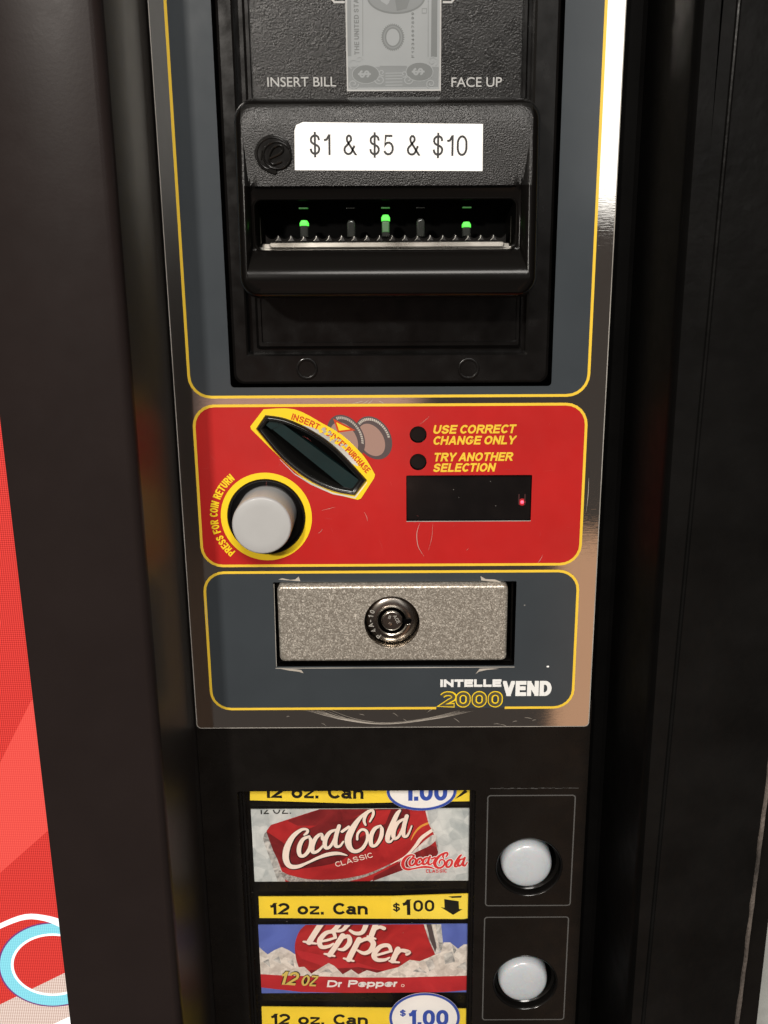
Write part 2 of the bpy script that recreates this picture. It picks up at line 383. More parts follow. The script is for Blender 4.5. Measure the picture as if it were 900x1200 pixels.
LOC = {}
class MB:
    def __init__(s): s.v = []; s.f = []; s.m = []; s.sm = []; s.mats = []; s.z = 0.0
    def mi(s, mat):
        m = M[mat]
        if m not in s.mats: s.mats.append(m)
        return s.mats.index(m)
    def add(s, vs, fs, mat, sm=False):
        b = len(s.v); k = s.mi(mat); s.v += vs
        for f in fs: s.f.append(tuple(b + i for i in f)); s.m.append(k); s.sm.append(sm)
    def lift(s): s.z += .003; return s.z
    def flat(s, poly, w, mat, box=None):
        poly = clip_poly(ccw(list(poly)), box)
        if len(poly) < 3: return
        tri = tessellate_polygon([[Vector((x, y, 0)) for x, y in poly]])
        fs = []
        for t in tri:
            a, b, c = (poly[i] for i in t)
            if (b[0] - a[0]) * (c[1] - a[1]) - (b[1] - a[1]) * (c[0] - a[0]) < 0: t = (t[0], t[2], t[1])
            fs.append(tuple(t))
        s.add([(x, y, w) for x, y in poly], fs, mat)
    def sheet(s, outer, holes, w, th, mat, side=None):
        vs, fs = fill2d([outer] + holes)
        o = []
        for f in fs:
            p = [vs[i] for i in f]
            o.append(f if area2([(q[0], q[1]) for q in p]) > 0 else f[::-1])
        s.add([(x, y, w) for x, y, _ in vs], o, mat)
        if th > 0:
            for k, lp in enumerate([ccw(outer)] + [ccw(h)[::-1] for h in holes]):
                n = len(lp)
                s.add([(x, y, w) for x, y in lp] + [(x, y, w - th) for x, y in lp], [(i, n + i, n + (i + 1) % n, (i + 1) % n) for i in range(n)], side or mat)
    def loft(s, rings, mat, cap0=False, cap1=True, sm=True, capmat=None):
        """rings: list of (outline, w) with equal point counts, w a number or a function of (u, v)"""
        n = len(rings[0][0]); vs = []
        for o, w in rings: vs += [(x, y, w(x, y) if callable(w) else w) for x, y in o]
        fs = []
        for k in range(len(rings) - 1):
            for i in range(n):
                j = (i + 1) % n; fs.append((k * n + i, k * n + j, (k + 1) * n + j, (k + 1) * n + i))
        s.add(vs, fs, mat, sm)
        if cap1:
            o, w = rings[-1]; s.add([(x, y, w(x, y) if callable(w) else w) for x, y in o], [tuple(range(n))], capmat or mat)
        if cap0:
            o, w = rings[0]; s.add([(x, y, w(x, y) if callable(w) else w) for x, y in o], [tuple(range(n))[::-1]], capmat or mat)
    def slab(s, outline, w0, w1, mat, bev=.3, capmat=None, steps=3):
        o = ccw(list(outline)); R = [(o, w0), (o, w1 - bev)]
        for k in range(1, steps + 1):
            a = pi / 2 * k / steps; R.append((inset(o, bev * (1 - cos(a))), w1 - bev + bev * sin(a)))
        s.loft(R, mat, capmat=capmat)
    def lathe(s, cu, cv, prof, mat, n=48, sm=True, cap=True, capmat=None):
        s.loft([(ell(cu, cv, r, r, n), w) for r, w in prof], mat, cap1=cap, sm=sm, capmat=capmat)
    def ribbon(s, pts, width, w, mat, closed=False, box=None, mp=None, pre=None):
        """flat stroke; pts (x, y) or (x, y, width)"""
        p = [q[:2] for q in pts]; n = len(p)
        wd = [(q[2] if len(q) > 2 else width) for q in pts]
        L, R = [], []
        for i in range(n):
            a = p[i - 1] if (closed or i > 0) else None
            c = p[(i + 1) % n] if (closed or i < n - 1) else None
            b = p[i]
            d1 = Vector((b[0] - a[0], b[1] - a[1])) if a else None
            d2 = Vector((c[0] - b[0], c[1] - b[1])) if c else None
            if d1 is None or d1.length < 1e-9: d1 = d2
            if d2 is None or d2.length < 1e-9: d2 = d1
            n1 = Vector((-d1.y, d1.x)).normalized(); n2 = Vector((-d2.y, d2.x)).normalized()
            m = n1 + n2
            m = n1 if m.length < 1e-6 else m.normalized()
            k = wd[i] / 2 / max(.45, m.dot(n1))
            L.append((b[0] + m.x * k, b[1] + m.y * k)); R.append((b[0] - m.x * k, b[1] - m.y * k))
        for i in range(n if closed else n - 1):
            j = (i + 1) % n
            q = [R[i], R[j], L[j], L[i]]
            if pre:
                q = clip_poly(ccw(q), pre)
                if len(q) < 3: continue
            if mp: q = [mp(x, y) for x, y in q]
            q = clip_poly(ccw(q), box)
            if len(q) >= 3: s.add([(x, y, w) for x, y in q], [tuple(range(len(q)))], mat)
    def tube(s, pts, r, mat, n=8):
        vs, fs = [], []
        for i, q in enumerate(pts):
            a = Vector(pts[max(0, i - 1)]); b = Vector(pts[min(len(pts) - 1, i + 1)])
            d = (b - a).normalized(); x = d.cross(Vector((0, 0, 1)))
            if x.length < 1e-4: x = Vector((1, 0, 0))
            x.normalize(); y = d.cross(x)
            for k in range(n):
                t = 2 * pi * k / n; c = Vector(q) + x * (r * cos(t)) + y * (r * sin(t)); vs.append(tuple(c))
        for i in range(len(pts) - 1):
            for k in range(n):
                fs.append((i * n + k, i * n + (k + 1) % n, (i + 1) * n + (k + 1) % n, (i + 1) * n + k))
        fs.append(tuple(range(n))[::-1]); fs.append(tuple((len(pts) - 1) * n + k for k in range(n)))
        s.add(vs, fs, mat, True)
    def prism(s, prof, v0, v1, mat, tilt=0.0, flip=False, sm=False):
        """profile in (u, w) run along v; tilt = du per mm of v"""
        n = len(prof)
        vs = [(u + tilt * v0, v0, w) for u, w in prof] + [(u + tilt * v1, v1, w) for u, w in prof]
        s.add(vs, [(i, i + 1, n + i + 1, n + i) for i in range(n - 1)], mat, sm)
    def build(s, name, parent=None, label=None, cat=None, group=None, kind=None, origin=None):
        xs, ys, zs = zip(*s.v)
        c = origin or ((min(xs) + max(xs)) / 2, (min(ys) + max(ys)) / 2, min(zs))
        me = bpy.data.meshes.new(name)
        me.from_pydata([((x - c[0]) / 1000, -(z - c[2]) / 1000, (y - c[1]) / 1000) for x, y, z in s.v], [], s.f)
        for m in s.mats: me.materials.append(m)
        me.polygons.foreach_set('material_index', s.m); me.polygons.foreach_set('use_smooth', s.sm)
        me.validate(); me.update()
        if any(s.sm): me.set_sharp_from_angle(angle=radians(38))
        ob = bpy.data.objects.new(name, me); COL.objects.link(ob)
        wl_ = Vector((c[0] / 1000, -c[2] / 1000, (MMZ + c[1]) / 1000))
        LOC[ob.name] = wl_
        if parent: ob.parent = parent; ob.location = wl_ - LOC[parent.name]
        else: ob.location = wl_
        tag(ob, label, cat, group, kind)
        return ob
def tag(o, label=None, cat=None, group=None, kind=None):
    if label: o['label'] = label
    if cat: o['category'] = cat
    if group: o['group'] = group
    if kind: o['kind'] = kind
def empty(name, u, v, w, parent=None, label=None, cat=None, group=None):
    o = bpy.data.objects.new(name, None); COL.objects.link(o); o.empty_display_size = .02
    wl_ = Vector((u / 1000, -w / 1000, (MMZ + v) / 1000)); LOC[o.name] = wl_
    if parent: o.parent = parent; o.location = wl_ - LOC[parent.name]
    else: o.location = wl_
    tag(o, label, cat, group)
    return o

# ------------------------------------------------------------------ stroke lettering (grotesque skeletons in a unit box)
def A(cx, cy, rx, ry, a0, a1, n=9):
    return [(cx + rx * cos(radians(a0 + (a1 - a0) * i / n)), cy + ry * sin(radians(a0 + (a1 - a0) * i / n))) for i in range(n + 1)]
def S_(): return smooth([(.97, .74), (.86, .92), (.5, 1.0), (.13, .90), (.04, .74), (.16, .60), (.5, .51), (.86, .41), (.98, .26), (.86, .09), (.5, 0), (.12, .09), (.0, .28)], 4)
O_ = ('c', A(.5, .5, .5, .5, 0, 360, 28)[:-1])
Z_ = ('c', A(.5, .62, .5, .38, 0, 180, 12) + A(.5, .38, .5, .38, 180, 360, 12))
G = {
 'A': (.66, [[(0, 0), (.46, 1)], [(1, 0), (.54, 1)], [(.15, .28), (.85, .28)]]),
 'B': (.60, [[(0, 0), (0, 1)], [(0, 1), (.6, 1)] + A(.6, .76, .34, .24, 90, -90, 8)[1:] + [(0, .52), (.6, .52)] + A(.6, .26, .4, .26, 90, -90, 8)[1:] + [(0, 0)]]),
 'C': (.66, [A(.5, .5, .5, .5, 38, 322, 20)]),
 'D': (.64, [('c', [(0, 0), (.42, 0)] + A(.42, .5, .58, .5, -90, 90, 14) + [(0, 1)])]),
 'E': (.54, [[(1, 0), (0, 0), (0, 1), (1, 1)], [(0, .52), (.92, .52)]]),
 'F': (.52, [[(0, 0), (0, 1), (1, 1)], [(0, .5), (.88, .5)]]),
 'G': (.70, [A(.5, .5, .5, .5, 38, 345, 20) + [(1, .44), (.55, .44)]]),
 'H': (.62, [[(0, 0), (0, 1)], [(1, 0), (1, 1)], [(0, .52), (1, .52)]]),
 'I': (0, [[(0, 0), (0, 1)]]),
 'L': (.50, [[(0, 1), (0, 0), (1, 0)]]),
 'N': (.62, [[(0, 0), (0, 1)], [(0, 1), (1, 0)], [(1, 1), (1, 0)]]),
 'O': (.70, [O_]),
 'P': (.58, [[(0, 0), (0, 1)], [(0, 1), (.58, 1)] + A(.58, .74, .42, .26, 90, -90, 10)[1:] + [(0, .48)]]),
 'R': (.62, [[(0, 0), (0, 1)], [(0, 1), (.58, 1)] + A(.58, .75, .42, .25, 90, -90, 10)[1:] + [(0, .5)], [(.52, .5), (1, 0)]]),
 'S': (.60, [S_()]),
 'T': (.56, [[(0, 1), (1, 1)], [(.5, 1), (.5, 0)]]),
 'U': (.62, [[(0, 1), (0, .42)] + A(.5, .42, .5, .42, 180, 360, 12) + [(1, 1)]]),
 'V': (.64, [[(0, 1), (.46, 0)], [(1, 1), (.54, 0)]]),
 'X': (.6, [[(0, 0), (1, 1)], [(0, 1), (1, 0)]]),
 'Y': (.62, [[(0, 1), (.5, .40)], [(1, 1), (.5, .40)], [(.5, .46), (.5, 0)]]),
 'Z': (.56, [[(0, 1), (1, 1), (0, 0), (1, 0)]]),
 '0': (.46, [Z_]),
 '1': (.26, [[(1, 0), (1, 1)], [(-.1, .74), (.45, .78), (.95, 1.02)]]),
 '2': (.46, [A(.5, .70, .5, .30, 165, -30, 9) + [(.55, .34), (0, 0), (1, 0)]]),
 '4': (.48, [[(1, .26), (0, .26), (.72, 1), (.72, 0)]]),
 '3': (.46, [A(.45, .76, .5, .24, 160, -80, 8) + A(.45, .26, .55, .26, 80, -160, 9)]),
 '5': (.46, [[(.95, 1), (.18, 1), (.06, .48)] + A(.48, .32, .52, .32, 135, -155, 10)]),
 '6': (.46, [O_, [(0, .4), (.5, .6), (1, .4)]]), '7': (.44, [[(0, 1), (1, 1), (.35, 0)]]),
 '8': (.46, [('c', A(.5, .76, .42, .24, 0, 360, 14)[:-1]), ('c', A(.5, .27, .5, .27, 0, 360, 14)[:-1])]),
 '9': (.46, [('c', A(.5, .70, .5, .30, 0, 360, 14)[:-1]), [(1, .7), (.9, .25), (.5, 0), (.05, .12)]]),
 '$': (.46, [S_(), [(.5, 1.13), (.5, -.13)]]),
 '&': (.58, [[(1, 0), (.28, .68)] + A(.42, .82, .2, .18, 215, -20, 8) + [(.18, .44)] + A(.36, .24, .36, .24, 140, 330, 8) + [(.92, .46)]]),
 '.': (0, [[(0, 0), (0, .0001)]]), '-': (.3, [[(0, .42), (1, .42)]]),
 'a': (.46, ['x', A(.5, .74, .44, .26, 160, 0, 7) + [(.94, .16), (1, 0)], ('c', A(.46, .27, .46, .27, 0, 360, 16)[:-1])]),
 'n': (.46, ['x', [(0, 0), (0, 1)], [(0, .6)] + A(.5, .62, .5, .38, 170, 0, 8) + [(1, 0)]]),
 'o': (.50, ['x', O_]),
 'z': (.42, ['x', [(0, 1), (1, 1), (0, 0), (1, 0)]]),
 'e': (.48, ['x', [(0, .52), (1, .52)] + A(.5, .6, .5, .40, 0, 180, 9) + A(.5, .4, .5, .40, 180, 325, 8)]),
 'p': (.48, ['x', [(0, 1), (0, -.42)], ('c', A(.5, .5, .5, .5, 0, 360, 16)[:-1])]),
 'r': (.28, ['x', [(0, 0), (0, 1)], [(0, .55)] + A(.6, .6, .6, .40, 180, 80, 6)]),
}
def text(mb, s, h, wt, w, mat, mp, wide=1.0, gap=.16, slant=0.0, width=None, box=None, space=.30):
    """lettering of cap height h and stroke wt; mp maps (x, y) in mm to (u, v); width stretches to fit"""
    def lay(k, draw):
        x = 0.0
        for ch in s:
            if ch == ' ': x += h * space * k; continue
            gw, st = G[ch]; low = st[0] == 'x'; st = st[1:] if low else st
            hh = h * .74 if low else h
            bw = gw * h * k
            if draw:
                for q in st:
                    cl = isinstance(q, tuple); q = q[1] if cl else q
                    x0_, xs_ = wt / 2, bw
                    if ch in 'EFL2': xs_ = bw + wt / 2
                    elif ch in 'TZz7-': x0_, xs_ = 0, bw + wt
                    pts = [(x + x0_ + a * xs_, wt / 2 + b * (hh - wt)) for a, b in q]
                    if not cl and len(pts) > 1:
                        for e, f in ((0, 1), (-1, -2)):
                            if q[e][1] <= .02 or q[e][1] >= .98:
                                d = Vector(pts[e]) - Vector(pts[f])
                                if abs(d.y) > .45 * d.length:
                                    d.normalize(); k_ = wt / 2 / abs(d.y) + (wt * .5 if abs(d.x) > .05 else 0)
                                    pts[e] = (pts[e][0] + d.x * k_, pts[e][1] + d.y * k_)
                    if ch == '.': pts = [(x + wt / 2, 0), (x + wt / 2, wt * 1.1)]
                    mb.ribbon(pts, wt, w + mb.lift() * .3, mat, cl, box, lambda a, b: mp(a + slant * b, b), None if ch in '$p.' else ((x, 0, x + bw + wt, hh) if ch in 'NVAYXZz47K' else (-1e3, 0, 1e3, hh)))
            x += bw + wt + gap * h * (k if k < 1 else 1) - (.12 * h * k if ch == 'C' else 0)
        return x - gap * h * (k if k < 1 else 1)
    k = wide
    if width:
        for _ in range(12):
            k *= 1 + (width - lay(k, False)) / max(.2, width)
            k = max(.05, k)
    lay(k, True)
    return lay(k, False)
def line_map(u, v, ang=0.0): return lambda x, y: (u + x * cos(ang) - y * sin(ang), v + x * sin(ang) + y * cos(ang))
def px_map(p0, p1, w):
    """baseline from picture point p0 to p1 on the plane w; returns mapping and length"""
    a, b = P(*p0, w), P(*p1, w); ang = atan2(b[1] - a[1], b[0] - a[0])
    return line_map(a[0], a[1], ang), hypot(b[0] - a[0], b[1] - a[1])
def font_text(mb, s, u, v, width, height, w, mat, weight=0.0):
    """the built-in humanist face, fitted to a width and cap height"""
    c = bpy.data.curves.new('t', 'FONT'); c.body = s; c.size = 1; c.offset = weight
    ob = bpy.data.objects.new('t', c); COL.objects.link(ob)
    dg = bpy.context.evaluated_depsgraph_get(); dg.update()
    ev = ob.evaluated_get(dg); me = ev.to_mesh()
    vs = [(q.co.x, q.co.y) for q in me.vertices]; fs = [tuple(p.vertices) for p in me.polygons]
    ev.to_mesh_clear(); bpy.data.objects.remove(ob); bpy.data.curves.remove(c)
    x0 = min(a for a, b in vs); x1 = max(a for a, b in vs); y0 = min(b for a, b in vs); y1 = max(b for a, b in vs)
    pts = [(u + (a - x0) / (x1 - x0) * width, v + (b - y0) / (y1 - y0) * height, w) for a, b in vs]
    o = [f if area2([pts[i][:2] for i in f]) > 0 else f[::-1] for f in fs]
    mb.add(pts, o, mat)

# =================================================================== THE VENDING MACHINE
VM = empty('vending_machine', 0, -420, 0, None,
           'black drinks vending machine door with grey and red control plate above the selection buttons', 'vending machine')
VB, VT = -420.0, 240.0
# ---- left door frame: broad flat band, rounded edge, cove down to the plate
mb = MB()
prof = [(-107.3, 28), (-107.3, 39.2)] + [(-106.5 + .8 * cos(a), 39.2 + .8 * sin(a)) for a in (radians(135), radians(90))] + [(-74.4, 40)]
prof += [(-74.4 + 3.0 * sin(a), 37.0 + 3.0 * cos(a)) for a in [radians(15 * k) for k in range(1, 7)]]
mb.prism(prof, VB, VT, 'frame', sm=True)
prof = [(-71.4, 37.0), (-71.2, 24), (-70.9, 12), (-70.5, 3.0), (-70.2, 1.0), (-69.9, .3), (-69.75, -.6), (-69.7, -7)]
mb.prism(prof, VB, VT, 'frame_side', sm=True)
mb.build('door_frame', VM, label='broad brown black left door frame band')
# ---- right door frame: deep black recess wall, narrow bead, textured face with a worn gasket
mb = MB()
T = .0155
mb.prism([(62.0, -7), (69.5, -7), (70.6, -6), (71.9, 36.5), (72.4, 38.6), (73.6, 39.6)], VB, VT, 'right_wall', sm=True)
mb.prism([(73.6, 39.6), (77.6, 39.6)], VB, VT, 'right_frame')
mb.prism([(76.0, 39.5), (79.0, 39.6), (79.3, 40.3), (79.7, 40.45), (80.1, 40.2), (80.4, 39.6), (109.6, 39.6), (110.6, 38.8), (111.0, 37.2), (112.0, 20), (112.0, 0)], VB, VT, 'right_frame', tilt=T, sm=True)
RF = mb.build('door_frame', VM, label='textured black right door frame with worn edge')
mb = MB()
n = 90; L, R = [], []
for i in range(n + 1):
    v = VB + (-60 - VB) * i / n
    L.append((109.6 + T * v + random.uniform(-.35, .2), v)); R.append((110.9 + T * v + random.uniform(-.05, .1), v))
for i in range(n):
    mb.add([(L[i][0], L[i][1], 39.5), (R[i][0], R[i][1], 39.0), (R[i + 1][0], R[i + 1][1], 39.0), (L[i + 1][0], L[i + 1][1], 39.5),
            (L[i][0] + .3, L[i][1], 40.1), (R[i][0] - .2, R[i][1], 39.8), (R[i + 1][0] - .2, R[i + 1][1], 39.8), (L[i + 1][0] + .3, L[i + 1][1], 40.1)],
           [(4, 5, 6, 7), (0, 4, 7, 3), (1, 2, 6, 5)], 'gasket', True)
mb.build('gasket', RF)
# ---- cabinet behind the door and the dark sheet behind its openings
mb = MB()
mb.prism([(-72, -14.5), (118, -14.5)], VB, VT, 'dark')
mb.build('back_sheet', VM)
mb = MB()
mb.prism([(100, 2), (124, 2), (131.3, 0), (131.8, -1.5), (131.8, -400)], VB, VT, 'panel', sm=True)
mb.build('cabinet', VM)
# ---- backlit sign left of the frame
mb = MB(); SW = 38.0
mb.flat([(-330, VB), (-106.9, VB), (-106.9, VT), (-330, VT)], SW, 'sign_red')
box = (-330, VB, -106.95, VT)
mb.flat(PL([(36, 822), (-20, 934), (-200, 1200), (-200, 1180), (0, 1023), (60, 970), (60, 800)], SW), SW + .04, 'sign_light', box)
mb.flat(PL([(13, 700), (0, 732), (-150, 1000), (-150, 500), (20, 380)], SW), SW + .05, 'sign_light', (-330, VB, P(-3, 700, SW)[0], VT))
mb.flat(PL([(90, 1133), (0, 1177), (-120, 1240), (-120, 1400), (120, 1400)], SW), SW + .08, 'sign_beige', box)
def ring(c, ro, ri, wv, mat):
    o = ell(0, 0, 1, 1, 64)
    a = [P(c[0] + ro[0] * x, c[1] - ro[1] * y, SW) for x, y in o]; b = [P(c[0] + ri[0] * x, c[1] - ri[1] * y, SW) for x, y in o]
    for i in range(64):
        j = (i + 1) % 64; q = clip_poly([a[i], a[j], b[j], b[i]], box)
        if len(q) > 2: mb.add([(x, y, wv) for x, y in q], [tuple(range(len(q)))], mat)
ring((62, 1130), (64, 49.5), (60, 46), SW + .11, 'sign_navy')
ring((62, 1130), (62, 48), (46, 34), SW + .14, 'sign_cyan')
ring((62, 1130), (49, 36.5), (46, 34), SW + .17, 'sign_white')
mb.ribbon([P(x, y, SW) + (wd,) for x, y, wd in smooth([(-30, 1102, 1.2), (0, 1085, 1.6), (30, 1074, 1.9), (55, 1076, 2.2), (75, 1083, 3)], 4)], 1, SW + .2, 'sign_white', box=box)
mb.flat(PL([(90, 1187), (60, 1201), (30, 1240), (120, 1240)], SW), SW + .2, 'sign_white', box)
mb.build('sign_panel', VM, label='backlit red sign sheet with pale blue ring')

# ---- control plate
CPo = rr(-69.2, -75.6, 63.2, 230, 1.6)
OPEN = rr(-51.8, 39.8, 46.3, 222, 1.2)
HC = (-42.6, -1.4)
hole_ret = ell(*HC, 12.5, 12.5)
BEZ = PL(smooth([(311, 486), (335, 490), (365, 503.5), (395, 525), (430, 562)], 4) + smooth([(416, 580), (390, 575), (360, 561), (330, 537), (300, 502)], 4))
hole_slot = inset(ccw(BEZ), .5)
DISP = (1.8, -3.0, 41.3, 11.9)
hole_disp = rr(*DISP, .3, 2)
DOTS = [(5.55, 24.9), (5.55, 16.2)]
hole_dots = [ell(u, v, 2.65, 2.65, 28) for u, v in DOTS]
LK = (-41.4, -53.0, 37.4, -23.4)
hole_lock = rr(*LK, .3, 2)
mb = MB()
mb.sheet(CPo, [OPEN, hole_ret, hole_slot, hole_disp, hole_lock] + hole_dots, 0.0, 1.0, 'chrome', 'dark')
o = ccw(CPo)
mb.ribbon(inset(o, .12), .24, .012, 'rim', closed=True)
# scuffs worn into the film
def scr(pts, wd, w=.03, mat='scratch', to=None):
    mb = to or globals()['mb']
    mb.ribbon([P(x, y) + (k,) for x, y, k in smooth([(x, y, wd * f) for x, y, f in pts], 5)], wd, w + mb.lift(), mat)
for k in range(9):
    d = random.uniform(-4, 4); e = random.uniform(-2, 2)
    scr([(372 + d * 4, 832 + e * .5, .2), (410 + d * 2, 843 + e, 1), (455 + d, 847.5 + e * .6, .8), (505 + d * 2, 842 + e * .5, .7), (545 + d * 3, 833 + e * .5, .1)], random.uniform(.06, .15))
for k in range(12):
    x = random.uniform(330, 640); y = random.uniform(833, 849); a = random.uniform(-.6, .6); l = random.uniform(4, 14)
    scr([(x, y, .2), (x + l * cos(a) / 2, y + l * sin(a) / 2, 1), (x + l * cos(a), y + l * sin(a) + 1, .2)], .09)
for x0, y0, x1, y1 in ((430, 474, 437, 468), (425, 473, 432, 469), (444, 470, 450, 473), (412, 473, 426, 470), (690, 560, 687, 600), (240, 700, 243, 745)):
    scr([(x0, y0, .3), ((x0 + x1) / 2 + .6, (y0 + y1) / 2, 1), (x1, y1, .2)], .13)
plate = mb.build('control_plate', VM, origin=(0, 0, 0))

def border(u0, v0, u1, v1, r, mat, holes, name, wd=.85, gap=None, extra=None):
    mb = MB()
    mb.sheet(rr(u0, v0, u1, v1, r), holes, .06, .06, mat)
    if extra: extra(mb)
    ob = mb.build(name, plate)
    m2 = MB(); o = rr(u0, v0, u1, v1, r)
    if gap:
        # open line that stops either side of the lettering
        i0 = min(range(len(o)), key=lambda i: abs(o[i][0] - u1 + r) + abs(o[i][1] - v0))
        o = [(gap[1], v0)] + o[i0:] + o[:i0 - 6] + [(u0 + r, v0)] * 0
        o = [(gap[1], v0), (u1 - r, v0)] + [(u1 - r + r * sin(a), v0 + r - r * cos(a)) for a in [radians(15 * k) for k in range(1, 7)]] \
            + [(u1 - r + r * cos(a), v1 - r + r * sin(a)) for a in [radians(15 * k) for k in range(7)]] \
            + [(u0 + r - r * sin(a), v1 - r + r * cos(a)) for a in [radians(15 * k) for k in range(7)]] \
            + [(u0 + r - r * cos(a), v0 + r - r * sin(a)) for a in [radians(15 * k) for k in range(7)]] + [(gap[0], v0)]
        m2.ribbon(o, wd, .10, 'yellow')
    else:
        m2.ribbon(ccw(o), wd, .10, 'yellow', closed=True)
    m2.build('border_line', ob)
    return ob
def red_scuffs(mb):
    scr([(492, 613, .3), (488.5, 625, 1), (490, 640, 1), (497, 652, .2)], .14, .08, to=mb)
    scr([(507, 614, .3), (506, 630, .8), (502, 645, .2)], .08, .08, to=mb)
    for x0, y0, x1, y1 in ((546, 645, 549, 642), (630, 660, 636, 650), (377, 598, 393, 594), (427, 600, 431, 611), (373, 625, 378, 620), (492, 497, 503, 488)):
        scr([(x0, y0, .3), ((x0 + x1) / 2 + .6, (y0 + y1) / 2, .8), (x1, y1, .2)], .09, .08, to=mb)
    for k in range(34):
        x, y = random.uniform(245, 670), random.uniform(482, 655); a = random.uniform(0, 6.28); l = random.uniform(3, 15)
        scr([(x, y, .2), (x + l * .5 * cos(a) + random.uniform(-1, 1), y + l * .5 * sin(a), .9), (x + l * cos(a), y + l * sin(a), .2)], .035, .065, 'hair', to=mb)
def grey_scuffs(mb):
    for pts in ([(326, 679), (331, 677.5), (340, 679.5), (346, 679), (350, 675.5), (352, 681)], [(563, 675), (569, 678.5), (580, 679), (588, 682), (572, 681), (564, 680)], [(328, 783.5), (345, 784), (353, 785), (356, 789), (350, 787), (338, 785.5)], [(557, 790), (562, 783.5), (575, 783), (585, 783.5), (570, 785), (561, 787)]):
        mb.flat(PL(pts), .09 + mb.lift(), 'scratch')
    mb.flat(ell(*P(642, 781), .42, .32, 10), .1, 'sticker')
    mb.ribbon(PL([(323, 783), (603, 781.5)]), .3, .11, 'rim'); mb.ribbon(PL([(321, 684), (324, 781)]), .16, .11, 'rim')
dec_up = border(-64.4, 36.9, 57.6, 222, 6.5, 'grey', [OPEN], 'upper_decal')
dec_red = border(-63.7, -17.7, 57.5, 34.2, 6.5, 'red', [hole_ret, hole_slot, hole_disp] + hole_dots, 'coin_decal', extra=red_scuffs)
dec_low = border(-63.6, -68.4, 57.3, -20.0, 6.5, 'grey', [hole_lock], 'lower_decal', gap=(11.6, 34.6), extra=grey_scuffs)
# second line of the letters on the red decal
mb = MB()
for s, p0, p1, h in (('USE CORRECT', (507, 508.6), (605.5, 507.6), 2.75), ('CHANGE ONLY', (507, 521.4), (605.5, 520.6), 2.75),
                     ('TRY ANOTHER', (507.5, 540.8), (602, 540.0), 2.75), ('SELECTION', (507, 553.2), (581.5, 552.6), 2.75)):
    mp, L_ = px_map(p0, p1, .2)
    text(mb, s, h, .60, .13, 'yellow', mp, slant=.22, width=L_ - .6, gap=.10)
mb.build('lettering', dec_red)
# film coins with an arrow
mb = MB()
def pell(cx, cy, rx, ry, rot, n=44): return [P(x, y) for x, y in ell(cx, cy, rx, ry, n, rot)]
def coin(cx, cy, rx, ry, rot, w, a0, a1):
    mb.flat(pell(cx, cy, rx, ry, rot), w, 'filmink')
    mb.flat(pell(cx - 2.2, cy + 2.4, rx - 6.0, ry - 6.5, rot), w + .01, 'chrome')
    for k in range(20):
        t = radians(a0 + (a1 - a0) * k / 19)
        c = []
        for q, f in ((-.04, .94), (.04, .94), (.04, .82), (-.04, .82)):
            x, y = rx * f * cos(t + q), ry * f * sin(t + q)
            c.append(P(cx - .4 + x * cos(rot) - y * sin(rot), cy + .4 + x * sin(rot) + y * cos(rot)))
        mb.flat(c, w + .02, 'scratch')
coin(437.5, 513, 20, 27, -.55, .11, -105, 20)
coin(405.5, 512, 20, 28, -.55, .16, -80, 40)
tri = PL([(390.4, 490.3), (416.6, 504), (396, 506.8)])
mb.flat(tri, .255, 'redink'); mb.flat(inset(ccw(tri), .55), .265, 'yellow2')
mb.build('coin_picture', dec_red)
# maker's lettering at the foot
mb = MB()
mp, L_ = px_map((516, 805.2), (587.5, 805.0), .2); text(mb, 'INTELLE', 2.75, .86, .13, 'whiteink', mp, width=L_, gap=.10)
mp, L_ = px_map((589, 815.8), (646, 815.6), .2); text(mb, 'VEND', 5.5, 1.40, .13, 'whiteink', mp, width=L_, gap=.07)
mb.build('maker_lettering', dec_low)
mb = MB()
mp, L_ = px_map((515, 829.3), (589, 829.0), .2)
text(mb, '2000', 6.0, 1.75, .13, 'yellow2', mp, width=L_, gap=.06)
def inner_map(x, y): return mp(x + .35, y + .35)
text(mb, '2000', 5.3, 1.02, .16, 'olive', inner_map, width=L_ - .7, gap=.175)
mb.build('outlined_number', dec_low)
# ---- bill acceptor
BA = empty('bill_acceptor', -3, 39.8, -8, VM)
mb = MB()
def br(u0, v0, u1, r): return rr(u0, v0, u1, 226, r)
mb.loft([(br(-51.0, 40.5, 45.5, 3), -10), (br(-51.0, 40.5, 45.5, 3), -1.9), (br(-50.7, 40.8, 45.2, 3), -1.2), (br(-50.0, 41.5, 44.5, 2.6), -.9),
         (br(-46.6, 49.2, 38.8, .6), -.9), (br(-46.1, 49.7, 38.2, .6), -1.3), (br(-46.0, 49.8, 38.1, .6), -4.6), (br(-43.9, 51.0, 36.9, .6), -4.6),
         (br(-43.7, 51.2, 36.7, .6), -3.2), (br(-42.9, 52.0, 36.2, .6), -2.7), (br(-42.0, 53.0, 35.4, .6), -2.7), (br(-41.9, 53.1, 35.3, .6), -3.4)], 'satin', sm=False)
bez = mb.build('bezel', BA)
mb = MB()
mb.prism([(-41.6, -3.3), (-41.4, -2.4), (34.8, -2.4), (35.0, -3.3)], 115, 226, 'back')
mb.build('back_panel', BA)
for u, v in ((-28.4, 45.3), (21.0, 45.1)):
    mb = MB()
    mb.lathe(u, v, [(3.3, -.95), (3.2, -.45), (2.9, -.35), (2.55, -.45), (2.45, -.8)], 'satin', 32)
    mb.build('screw_cap', BA)
